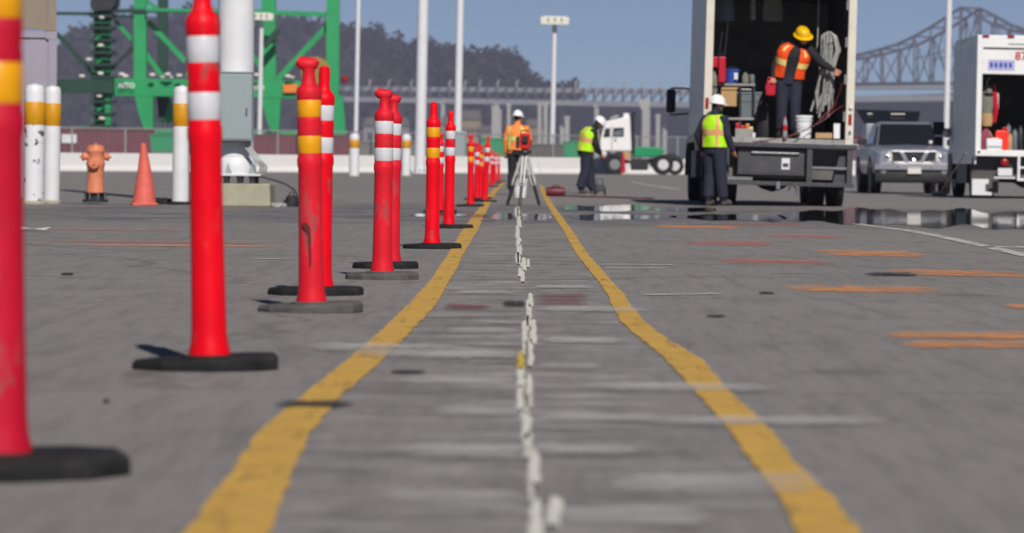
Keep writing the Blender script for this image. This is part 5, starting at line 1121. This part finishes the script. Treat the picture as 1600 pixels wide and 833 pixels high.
MB().box(-.40, .40, -.105, -.09, .60, .64).build('bumper_slot', 'plastic_black', pk)
npl = MB().box(-.155, .155, -.135, -.12, .47, .625).build('number_plate', 'lens_white', pk, bevel=.004); MB().box(-.155, .155, -.137, -.135, .60, .62).build('plate_strip', 'text_grey', npl)
MB().box(.28, .50, 1.40, 1.44, 1.20, 1.215).build('dash_paper', 'lens_white', pk); MB().sphere((.52, 1.32, 1.205), .05, 10, 8).build('dash_ornament', 'lens_white', pk)
# canopy with raised rear hatch
MB().prism([(3.62, 1.14), (4.68, 1.14), (4.62, 1.62), (3.66, 1.66)], -.78, .78, 'yz').build('canopy', 'pickup_silver', pk, bevel=.03)
hz2 = MB().add([(-.70, 4.66, 1.66), (.56, 4.66, 1.66), (.70, 5.25, 1.98), (-.88, 5.25, 2.02), (-.70, 4.68, 1.62), (.56, 4.68, 1.62), (.70, 5.29, 1.94), (-.88, 5.29, 1.98)], [(0, 1, 2, 3), (7, 6, 5, 4), (0, 4, 5, 1), (1, 5, 6, 2), (2, 6, 7, 3), (3, 7, 4, 0)]).build('raised_hatch', 'glass_dark', pk)
for x in (-.62, -.05): MB().box(x, x + (.12 if x < -.3 else .34), 5.0, 5.06, 1.90, 1.925).build('hatch_latch', 'lens_white', hz2)
for s_ in (-1, 1): MB().tube([(s_ * .66 - .04, 4.66, 1.5), (s_ * .66 - .04, 5.05, 1.82)], .012, 6).build('gas_strut', 'dark_metal', hz2)

# ---- white yard tractor --------------------------------------------------
YT = GD(963, 190.0); sy = FPX / 190.0
yt = thing('yard_tractor', 'white terminal tractor cab with green rear deck, in front of the barriers', 'yard tractor', YT)
def ty(px, py): p = W(px, py, 190.0) - YT; return (p.x, p.z)
cabm = MB().prism([ty(945, 190), ty(976, 183), ty(984, 182), ty(986.5, 236), ty(938, 236), ty(937.5, 220), ty(941, 206)], -.3, 1.1).build('cab', 'tractor_white', yt, bevel=.05)
for q in ([(945, 201), (953, 200), (953, 214), (942.5, 215)], [(958, 200), (974.5, 199.5), (974.5, 213.5), (957, 214.5)]):
    MB().prism([ty(*p) for p in q], -.325, -.3).build('window', 'glass_dark', cabm); 
MB().prism([ty(959, 206), ty(972, 203), ty(972, 212), ty(959, 213)], -.34, -.326).build('seat_back', 'bin_grey', cabm)
MB().prism([ty(939.2, 214), ty(944, 199), ty(943.4, 199), ty(938.6, 214)], -.2, 1.0).build('windscreen', 'glass_dark', cabm)
x, z = ty(961, 219); MB().box(x - .05, x + .05, -.33, -.3, z - .05, z + .05).build('door_handle', 'plastic_black', cabm)
MB().prism([ty(955, 236), ty(955, 197), ty(956, 197), ty(956, 236)], -.312, -.3).build('door_seam', 'bin_grey', cabm)
x, z = ty(963, 185.5); MB().tube([(x - .3, 0, z), (x + .1, 0, z + .15)], .05, 6).build('air_horn', 'galvanised', cabm); x, z = ty(978, 181); MB().box(x - .12, x + .16, -.1, .2, z - .1, z + .12).build('beacon', 'tractor_white', cabm)
x, z0 = ty(988.5, 240); _, z1 = ty(988.5, 180); MB().tube([(x, .3, z0), (x, .3, z1), (x + .1, .3, z1 + .15)], .09, 10).build('exhaust_stack', 'plastic_black', yt, True)
x, z = ty(939, 238); MB().box(x, x + .35, -.3, 1.15, z - .40, z + .05).build('front_bumper', 'dark_metal', yt, bevel=.03); x, z = ty(943, 241); MB().sphere((x, -.42, z), .16, 10, 8).build('headlight', 'lens_white', yt)
x0, z0 = ty(945, 252); x1, z1 = ty(1062, 246); MB().box(x0, x1, .1, .3, z0 - .1, z0 + .15).build('chassis_rail', 'dark_metal', yt); MB().box(x0, x1, .7, .9, z0 - .1, z0 + .15).build('chassis_rail', 'dark_metal', yt)
def tcyl(px, py, r, y, w_, rim): x, z = ty(px, py); return wheel(yt, (x, y, r), r, w_, rim, 'y', .52)
tcyl(960.5, 257, .50, -.15, .3, 'rim_steel'); tcyl(960.5, 257, .50, 1.0, .3, 'rim_steel'); tcyl(1036, 257, .50, -.15, .3, 'rim_white'); tcyl(1055, 257, .44, .2, .3, 'rim_white'); tcyl(1036, 257, .5, 1.0, .3, 'rim_white')
MB().prism([ty(948, 240), ty(972, 238), ty(974, 256), ty(970, 256), ty(968, 246), ty(952, 244), ty(949, 252)], -.35, .0).build('front_fender', 'plastic_black', yt)
MB().prism([ty(972, 240), ty(975, 240), ty(977, 270), ty(970, 271)], -.38, -.3).build('red_reel', 'red_enamel', yt); MB().prism([ty(984, 249), ty(1014, 249), ty(1012, 266), ty(986, 266)], -.3, .2).build('fuel_tank', 'plastic_black', yt, bevel=.03)
MB().prism([ty(973, 237), ty(985, 237), ty(985, 252), ty(973, 248)], -.3, .3).build('step', 'wood_pale', yt)
MB().prism([ty(990, 245), ty(991, 231), ty(1000, 229), ty(1032, 231), ty(1040, 235), ty(1030, 244), ty(1010, 246)], -.35, 1.1).build('deck', 'tractor_green', yt, bevel=.04)
MB().prism([ty(1030, 243), ty(1052, 239), ty(1068, 249), ty(1066, 253), ty(1050, 247), ty(1030, 249)], .0, .9).build('fifth_wheel', 'dark_metal', yt)
MB().prism([ty(1012, 250), ty(1030, 246), ty(1030, 256), ty(1018, 262)], .0, .7).build('suspension', 'dark_metal', yt)
# ================================================================== PEOPLE
from mathutils import Euler
def person(label, loc, rz, pose, sleeves, trousers, boots, vest, tape, helmet, gap=False, k=1.0, vstripes=True, vg=0.0, bulk=1.15, leg=1.15):
    J = dict(pelvis=(0, 0, .96), chest=(0, .01, 1.30), neck=(0, 0, 1.49), head=(0, .03, 1.625), hrot=(0, 0, 0),
             hipL=(-.095, 0, .93), kneeL=(-.115, .02, .51), ankL=(-.125, -.02, .10), toeL=(-.15, .15, .045),
             hipR=(.095, 0, .93), kneeR=(.115, .02, .51), ankR=(.125, -.02, .10), toeR=(.15, .15, .045),
             shL=(-.178, 0, 1.405), elL=(-.25, -.03, 1.14), wrL=(-.26, .05, .90), shR=(.178, 0, 1.405), elR=(.25, -.03, 1.14), wrR=(.26, .05, .90), curl=.5)
    J.update(pose); BK_ = bulk
    V = {q: (Vector(p) if isinstance(p, tuple) and q != 'hrot' else p) for q, p in J.items()}
    root = thing('person', label, 'person', loc, rz, group='road crew in hard hats'); root.scale = (k, k, k)
    mb = MB(); segs = []                                     # (a, b, ra, rb, material slot)
    slots = [sleeves, trousers, boots, 'skin', 'hair', 'lips']
    def limb(slot, pts, rs):
        mb.tube(pts, rs, 12)
        for i in range(len(pts) - 1): segs.append((Vector(pts[i]), Vector(pts[i + 1]), rs[i], rs[i + 1], slot))
    # torso rings
    hipv = (V['hipR'] - V['hipL']).normalized(); shv = (V['shR'] - V['shL']).normalized()
    cen = [(V['pelvis'] + Vector((0, 0, -.12)), .150, .115, 0), (V['pelvis'], .172, .125, 0), (V['pelvis'].lerp(V['chest'], .45), .160, .118, .4), (V['chest'], .186, .132, .9), (V['chest'].lerp(V['neck'], .50), .166, .112, 1), (V['chest'].lerp(V['neck'], .86), .098, .085, 1), (V['neck'], .068, .066, 1)]
    def ring(i, grow=0.0, n=26):
        c, rx, ry, t = cen[i]; rt = hipv.lerp(shv, t).normalized()
        up = (cen[min(i + 1, len(cen) - 1)][0] - cen[max(i - 1, 0)][0]).normalized(); fw = up.cross(rt).normalized(); rt = fw.cross(up)
        m_ = bulk if i < 5 else 1; return c, rt, fw, rx * m_ + grow, ry * m_ + grow
    def ring_pts(i, grow=0.0, n=26):
        c, rt, fw, rx, ry = ring(i, grow)
        return [c + rt * (rx * math.cos(2 * PI * j / n)) + fw * (ry * math.sin(2 * PI * j / n)) for j in range(n)]
    mb.loft([ring_pts(i) for i in range(7)])
    for i in range(1, 5):
        c, rt, fw, rx, ry = ring(i); s_ = 1 if i < 2 else 0
        for u in (-.5, 0, .5): segs.append((c + rt * rx * u, cen[i + 1][0] + rt * rx * u * .9, ry * .95, ry * .9, 0))
    segs.append((V['pelvis'] + Vector((0, 0, -.14)), V['pelvis'] + Vector((0, 0, .0)), .15, .15, 1))
    for sd in 'LR':
        h, kn, an, to = V['hip' + sd], V['knee' + sd], V['ank' + sd], V['toe' + sd]
        limb(1, [h + Vector((0, 0, .03)), h.lerp(kn, .35), kn, kn.lerp(an, .4), an + Vector((0, 0, .04))], [.098 * leg, .096 * leg, .076 * leg, .074 * leg, .070 * leg])
        heel = an - (to - an).normalized() * .03; heel.z = .045
        limb(2, [an + Vector((0, 0, .06)), an], [.056, .056]); limb(2, [heel, an.lerp(to, .5).lerp(Vector((an.x, an.y, .05)), .0) * 1.0, to], [.046, .052, .038])
        s0, e, w_ = V['sh' + sd], V['el' + sd], V['wr' + sd]
        limb(0, [s0.lerp(V['chest'], .25), s0, s0.lerp(e, .5), e, e.lerp(w_, .4), w_], [.07 * bulk, .072 * bulk, .062 * bulk, .054 * bulk, .050 * bulk, .042])
        d = (w_ - e).normalized(); side = d.cross(Vector((0, 1, 0)))
        if side.length < .2: side = d.cross(Vector((0, 0, 1)))
        side.normalize(); nrm = side.cross(d).normalized()
        if nrm.y < 0: nrm = -nrm
        wr_e = w_ + d * .02; limb(3, [w_ - d * .02, wr_e], [.03, .028])
        kn_c = w_ + d * .095
        for u in (-.028, -.009, .010, .029): limb(3, [wr_e + side * u * .7, kn_c + side * u], [.017, .015])
        cu = V['curl']
        for u, ln in ((-.030, .066), (-.0105, .080), (.0105, .078), (.031, .062)):
            a = kn_c + side * u * 1.1; m1 = a + d * ln * .5 * (1 - cu * .3) + nrm * ln * .35 * cu; m2 = m1 + d * ln * .45 * (1 - cu) + nrm * ln * .5 * cu
            limb(3, [a, m1, m2], [.0115, .0105, .009])
        sgn = 1 if sd == 'L' else -1
        tb_ = wr_e + side * .026 * sgn + d * .02; limb(3, [tb_, tb_ + side * .026 * sgn + d * .035 + nrm * .01, tb_ + side * .022 * sgn + d * .07 + nrm * .03], [.015, .013, .0105])
    # head
    Hc = V['head']; HR = Euler(V['hrot'], 'XYZ').to_matrix()
    def hp(x, y, z): return Hc + HR @ Vector((x, y, z))
    limb(3, [V['neck'] - (Hc - V['neck']) * .2, hp(0, -.015, -.06)], [.060, .055])
    rings = []
    for z, rx, ry, oy in ((-.122, .022, .025, .045), (-.112, .042, .045, .035), (-.08, .058, .068, .018), (-.04, .068, .085, .006), (.01, .075, .094, 0), (.05, .075, .095, -.004), (.09, .062, .080, -.006), (.115, .035, .045, -.006), (.124, .01, .012, -.006)):
        rings.append([hp(rx * math.cos(a), oy + ry * math.sin(a), z) for a in [2 * PI * j / 20 for j in range(20)]])
    mb.loft(rings)
    segs.append((hp(0, .035, -.08), hp(0, .02, .04), .065, .08, 3)); segs.append((hp(0, -.05, -.05), hp(0, -.04, .08), .062, .078, 4)); segs.append((hp(-.05, -.03, .02), hp(.05, -.03, .02), .04, .04, 4))
    limb(3, [hp(0, .085, .02), hp(0, .106, -.018), hp(0, .098, -.026)], [.010, .014, .012])
    for s_ in (-1, 1): limb(3, [hp(s_ * .074, -.012, -.025), hp(s_ * .080, -.016, .02)], [.013, .016])
    limb(5, [hp(-.022, .078, -.062), hp(0, .086, -.062), hp(.022, .078, -.062)], [.006, .009, .006])
    limb(3, [hp(-.05, .072, .032), hp(0, .088, .034), hp(.05, .072, .032)], [.010, .010, .010])
    tmp = mb.build('body', 'skin', None)
    rm = tmp.modifiers.new('r', 'REMESH'); rm.mode = 'VOXEL'; rm.voxel_size = .0085; sm = tmp.modifiers.new('s', 'SMOOTH'); sm.factor = .5; sm.iterations = 3
    dg = bpy.context.evaluated_depsgraph_get(); me = bpy.data.meshes.new_from_object(tmp.evaluated_get(dg)); bpy.data.objects.remove(tmp)
    me.name = 'body'; me.materials.clear()
    for s_ in slots: me.materials.append(MATS[s_])
    nf = len(me.polygons); C = np.zeros(nf * 3); me.polygons.foreach_get('center', C); C = C.reshape(-1, 3)
    best = np.full(nf, 1e9); idx = np.zeros(nf, int)
    for a, b_, ra, rb, sl_ in segs:
        a_ = np.array(a); ab = np.array(b_) - a_; t = np.clip(((C - a_) @ ab) / max(1e-9, ab @ ab), 0, 1)
        dist = np.linalg.norm(C - (a_ + t[:, None] * ab), axis=1) - (ra + (rb - ra) * t)
        m_ = dist < best; best[m_] = dist[m_]; idx[m_] = sl_
    me.polygons.foreach_set('material_index', idx.tolist()); me.polygons.foreach_set('use_smooth', [True] * nf); me.update()
    bo = bpy.data.objects.new('body', me); col.objects.link(bo); bo.parent = root
    for s_ in (-1, 1): MB().sphere(hp(s_ * .031, .083, .012), .010, 8, 6).build('eye', 'eye_dark', root)
    # vest
    Rg = [ring(i, g + vg) for i, g in ((1, .016), (2, .030), (3, .026), (4, .020), (5, .022))]
    Rg[0] = (Rg[0][0] - (Rg[1][0] - Rg[0][0]) * .10,) + Rg[0][1:]
    def vp(t, a, off=0.0):
        t = max(0, min(.9999, t)) * (len(Rg) - 1); i = int(t); u = t - i; A, B = Rg[i], Rg[i + 1]
        c = A[0].lerp(B[0], u); rt = A[1].lerp(B[1], u).normalized(); fw = A[2].lerp(B[2], u).normalized(); rx = A[3] + (B[3] - A[3]) * u + off; ry = A[4] + (B[4] - A[4]) * u + off
        fold = 1 + (.028 * math.sin(a * 5 + t * 2.6) + .014 * math.sin(a * 11 - t * 4)) * (1 - t / 4.2)
        return c + rt * rx * fold * math.cos(a) + fw * ry * fold * math.sin(a)
    def patch(t0, t1, a0, a1, nt_, na, off):
        m_ = MB(); rows = [[vp(t0 + (t1 - t0) * i / nt_, a0 + (a1 - a0) * j / na, off) for j in range(na + 1)] for i in range(nt_ + 1)]
        rows2 = [[vp(t0 + (t1 - t0) * i / nt_, a0 + (a1 - a0) * j / na, off - .004) for j in range(na + 1)] for i in range(nt_ + 1)]
        m_.loft(rows, False, False); m_.loft(rows2, False, False)
        for R0 in (0, nt_):
            m_.loft([rows[R0], rows2[R0]], False, False)
        m_.loft([[r[0] for r in rows], [r[0] for r in rows2]], False, False); m_.loft([[r[-1] for r in rows], [r[-1] for r in rows2]], False, False)
        return m_
    g_ = .36 if gap else .01
    vo = patch(0, 1, PI / 2 + g_, PI / 2 + 2 * PI - g_, 18, 40, 0).build('vest', vest, root, True)
    patch(.28, .40, PI / 2 + g_, PI / 2 + 2 * PI - g_, 2, 40, .007).build('reflective_tape', tape, vo, True)
    if vstripes:
        for a in (PI / 2 + .78, PI / 2 - .78, -PI / 2 + .72, -PI / 2 - .72): patch(.0 if not gap else .62, .93, a - .12, a + .12, 12, 4, .0055).build('reflective_tape', tape, vo, True)
    # hard hat
    rg = []
    for z, rx, ry, oy in ((.030, .135, .158, .010), (.024, .138, .162, .010), (.034, .118, .140, 0), (.040, .103, .128, 0), (.075, .101, .124, 0), (.110, .090, .108, -.004), (.138, .064, .076, -.006), (.152, .030, .036, -.006), (.156, .004, .005, -.006)):
        rg.append([hp(rx * math.cos(a), oy + ry * math.sin(a) * (1.10 if math.sin(a) > 0 and z < .035 else 1), z - .008 * math.cos(a) ** 2 * (z < .035)) for a in [2 * PI * j / 28 for j in range(28)]])
    hat = MB().loft(rg).build('hard_hat', helmet, root, True)
    MB().tube([hp(0, .118, .06), hp(0, .10, .112), hp(0, .05, .152), hp(0, 0, .162), hp(0, -.06, .150), hp(0, -.11, .108), hp(0, -.122, .06)], .011, 8).build('hat_ridge', helmet, hat, True)
    return root
W1 = GD(808, 80.0)
person('worker in peach orange vest and white hard hat behind the survey tripod', W1, -.25, dict(hrot=(-.15, 0, -.3), elR=(.26, .03, 1.17), wrR=(.20, .22, 1.05), elL=(-.24, -.02, 1.15)), 'vest_peach', 'dark_cloth', 'boot', 'vest_peach', 'tape_pale', 'helmet_white', k=.99)
W2 = G(916, 303)
person('worker in lime vest standing in profile, looking down at the ground', W2, -PI / 2 + .12, dict(pelvis=(0, -.02, .95), chest=(0, .06, 1.28), neck=(0, .16, 1.45), head=(0, .26, 1.55), hrot=(-.70, 0, 0), shL=(-.18, .11, 1.37), shR=(.18, .11, 1.37), elL=(-.22, .14, 1.10), wrL=(-.12, .29, .90), elR=(.235, .15, 1.10), wrR=(.15, .29, .89),
       kneeL=(-.12, .09, .51), ankL=(-.14, .12, .10), toeL=(-.15, .29, .045), kneeR=(.11, -.04, .51), ankR=(.12, -.15, .10), toeR=(.13, .02, .045)), 'dark_cloth', 'navy_cloth', 'boot', 'vest_lime', 'tape_pink', 'helmet_white', k=1.0, bulk=1.48, leg=1.5)
W3 = G(1116, 322)
person('worker in lime vest with back turned at the tail of the box truck', W3, -.75, dict(hrot=(-.12, 0, -.55), head=(.01, .045, 1.62), elL=(-.33, -.04, 1.14), wrL=(-.34, .08, .90), elR=(.26, .0, 1.14), wrR=(.27, .12, .90), ankR=(.13, .06, .10), toeR=(.16, .22, .045), ankL=(-.10, -.03, .10), toeL=(-.12, .13, .045)),
       'navy_cloth', 'navy_cloth', 'boot', 'vest_lime', 'tape_pink', 'helmet_white', k=1.0, bulk=1.18, leg=1.24)
W4 = hold(1231, .22)
person('worker in open orange vest and yellow hard hat standing in the truck', W4, PI - .05, dict(pelvis=(0, 0, .93), chest=(-.065, .05, 1.25), neck=(-.13, .09, 1.42), head=(-.20, .15, 1.535), hrot=(-.45, .25, .55), shL=(-.30, .04, 1.34), shR=(.06, .05, 1.41), elL=(-.50, .05, 1.13), wrL=(-.665, .06, 1.04), elR=(.20, -.02, 1.13), wrR=(.235, .06, .93),
       hipL=(-.095, 0, .90), hipR=(.095, 0, .90), kneeL=(-.10, .04, .49), ankL=(-.10, -.01, .10), kneeR=(.10, .03, .49), ankR=(.11, 0, .10), curl=.9), 'dark_cloth', 'navy_cloth', 'boot_black', 'vest_orange', 'tape_yellow', 'helmet_yellow', gap=True, k=1.07, vg=.022)
t = thing('red_jug', 'red jug held at his side by the worker in the truck', 'jug', hold(1203, .15, hz_(150, .15)))
MB().prism([(-.075, 0), (.07, 0), (.08, .16), (.03, .24), (-.06, .24), (-.09, .14)], -.05, .06).build('can', 'red_enamel', t, bevel=.02); MB().tube([(-.05, 0, .235), (-.04, 0, .29), (.04, 0, .29), (.05, 0, .21)], .014, 8).build('handle', 'red_enamel', t)
t = thing('bottle', 'clear drink bottle with red label in front of the truck worker', 'bottle', hold(1226, -.02, .0))
MB().lathe([(.034, 0), (.038, .02), (.036, .12), (.038, .22), (.030, .27), (.014, .31), (.014, .335)], 16).build('flask', 'bottle_clear', t, True); MB().lathe([(.0385, .12), (.0395, .125), (.0395, .205), (.0385, .21)], 16, cap=False).build('paper_label', 'red_enamel', t, True); MB().lathe([(.016, .335), (.016, .355)], 10).build('cap', 'red_enamel', t)
# ================================================================== SURVEY TRIPOD AND SMALL GEAR
tp = G(817, 322); s_ = FPX / tp.y
tri = thing('survey_tripod', 'silver survey tripod with red instrument standing in the lane', 'tripod', tp)
top_ = W(820, 238, tp.y) - tp
for fx, fy in ((-.25, .06), (.26, .04), (-.05, -.30)):
    f_ = Vector((fx, fy, gz(tp.y + fy) - tp.z)); px = 812 if fx == -.05 else 0; a = Vector((top_.x, top_.y, top_.z)); b_ = f_
    e = (b_ - a); sd_ = e.cross(Vector((0, 1, 0))).normalized() * .030
    leg = MB().tube([a + sd_, a.lerp(b_, .62) + sd_ * .7], .024, 8).tube([a - sd_, a.lerp(b_, .62) - sd_ * .7], .024, 8).build('leg', 'tripod_metal', tri)
    MB().tube([a.lerp(b_, .42), a.lerp(b_, .97)], .026, 8).build('lower_leg', 'dark_metal', leg); MB().bar(a.lerp(b_, .60) - sd_ * 1.3, a.lerp(b_, .60) + sd_ * 1.3, .05, .04).build('clamp', 'dark_metal', leg); MB().tube([a.lerp(b_, .94), b_], [.018, .004], 8).build('spike', 'dark_metal', leg)
MB().lathe([(.10, -.02), (.105, 0), (.09, .03), (.05, .035)], 18, top_).build('head_plate', 'dark_metal', tri, True)
ib = MB().prism([(-.075, .05), (.075, .05), (.085, .12), (.085, .27), (.05, .30), (-.05, .30), (-.085, .27), (-.085, .12)], -.08, .08).build('instrument', 'instrument_red', tri, bevel=.015, loc=top_); MB().box(-.05, .05, -.088, -.08, .12, .25).build('instrument_face', 'plastic_black', ib)
MB().lathe([(.045, -.12), (.05, -.08), (.05, .1), (.04, .11)], 14, (0, 0, .19), 'y').build('telescope', 'plastic_black', ib, True); MB().tube([(-.06, 0, .30), (-.05, 0, .335), (.05, 0, .335), (.06, 0, .30)], .012, 6).build('carry_handle', 'plastic_black', ib); MB().box(-.14, -.087, -.05, .05, .06, .24).build('battery', 'plastic_black', ib)
MB().lathe([(.05, .03), (.05, .05)], 14, top_).build('tribrach', 'instrument_red', tri)
g0 = GD(813, 74); t = thing('bucket', 'pale bucket on the ground behind the survey tripod', 'bucket', g0); MB().lathe([(.11, 0), (.14, .32), (.15, .32), (.15, .36), (.14, .36), (.12, .05), (.01, .04)], 18).build('pail', 'bucket_white', t, True); MB().lathe([(.147, .27), (.151, .275), (.147, .28)], 18, cap=False).build('rib', 'bucket_white', t)
g0 = G(868, 307); t = thing('red_bag', 'dark red duffel bag lying left of the profile worker', 'bag', g0); MB().lathe([(.02, -.20), (.08, -.19), (.095, -.12), (.10, 0), (.092, .12), (.08, .18), (.02, .20)], 16, (0, 0, .095), 'x').build('sack', 'cord_red', t, True); MB().tube([(-.08, -.06, .17), (-.05, -.08, .22), (.05, -.08, .22), (.08, -.06, .17)], .01, 6).build('handle', 'dark_cloth', t)
P = [G(880, 307), G(915, 309), G(950, 309.5), G(990, 311), G(1030, 312)]; Q = []
for a, b_ in zip(P, P[1:]): Q += [a.lerp(b_, i / 5) + Vector((0, jit(.15), .02)) for i in range(5)]
tag(MB().tube(Q, .014, 8).build('hose', 'cord_red', smooth=True), 'red hose running along the ground from bag towards the truck', 'hose')
g0 = G(937, 305); t = thing('pump', 'small dark wheeled pump right behind the profile worker', 'pump', g0); MB().box(-.09, .10, -.1, .15, .07, .24).build('housing', 'frame_grey', t, bevel=.02)
for x in (-.1, .11): MB().lathe([(.02, -.02), (.08, -.02), (.085, 0), (.08, .02), (.02, .02)], 16, (x, .0, .085), 'x').build('wheel', 'tyre', t, True)
MB().tube([(-.06, .1, .22), (-.06, .16, .34), (.06, .16, .34), (.06, .1, .22)], .011, 8).build('handle', 'dark_metal', t)
# ================================================================== HAZE
hm = bpy.data.materials.new('haze_air'); hm.use_nodes = True; hn = hm.node_tree; hn.nodes.clear()
pv = hn.nodes.new('ShaderNodeVolumePrincipled'); pv.inputs['Color'].default_value = (.72, .72, 1.0, 1); pv.inputs['Density'].default_value = HAZE; pv.inputs['Anisotropy'].default_value = 0.0
om = hn.nodes.new('ShaderNodeOutputMaterial'); hn.links.new(pv.outputs[0], om.inputs['Volume']); MATS['haze_air'] = hm
hzb = box(-2200, 2200, -60, 3700, -1.2, 165).build('haze', 'haze_air')
tag(hzb, 'thin pale haze over the bay and yard', 'haze', kind='stuff')
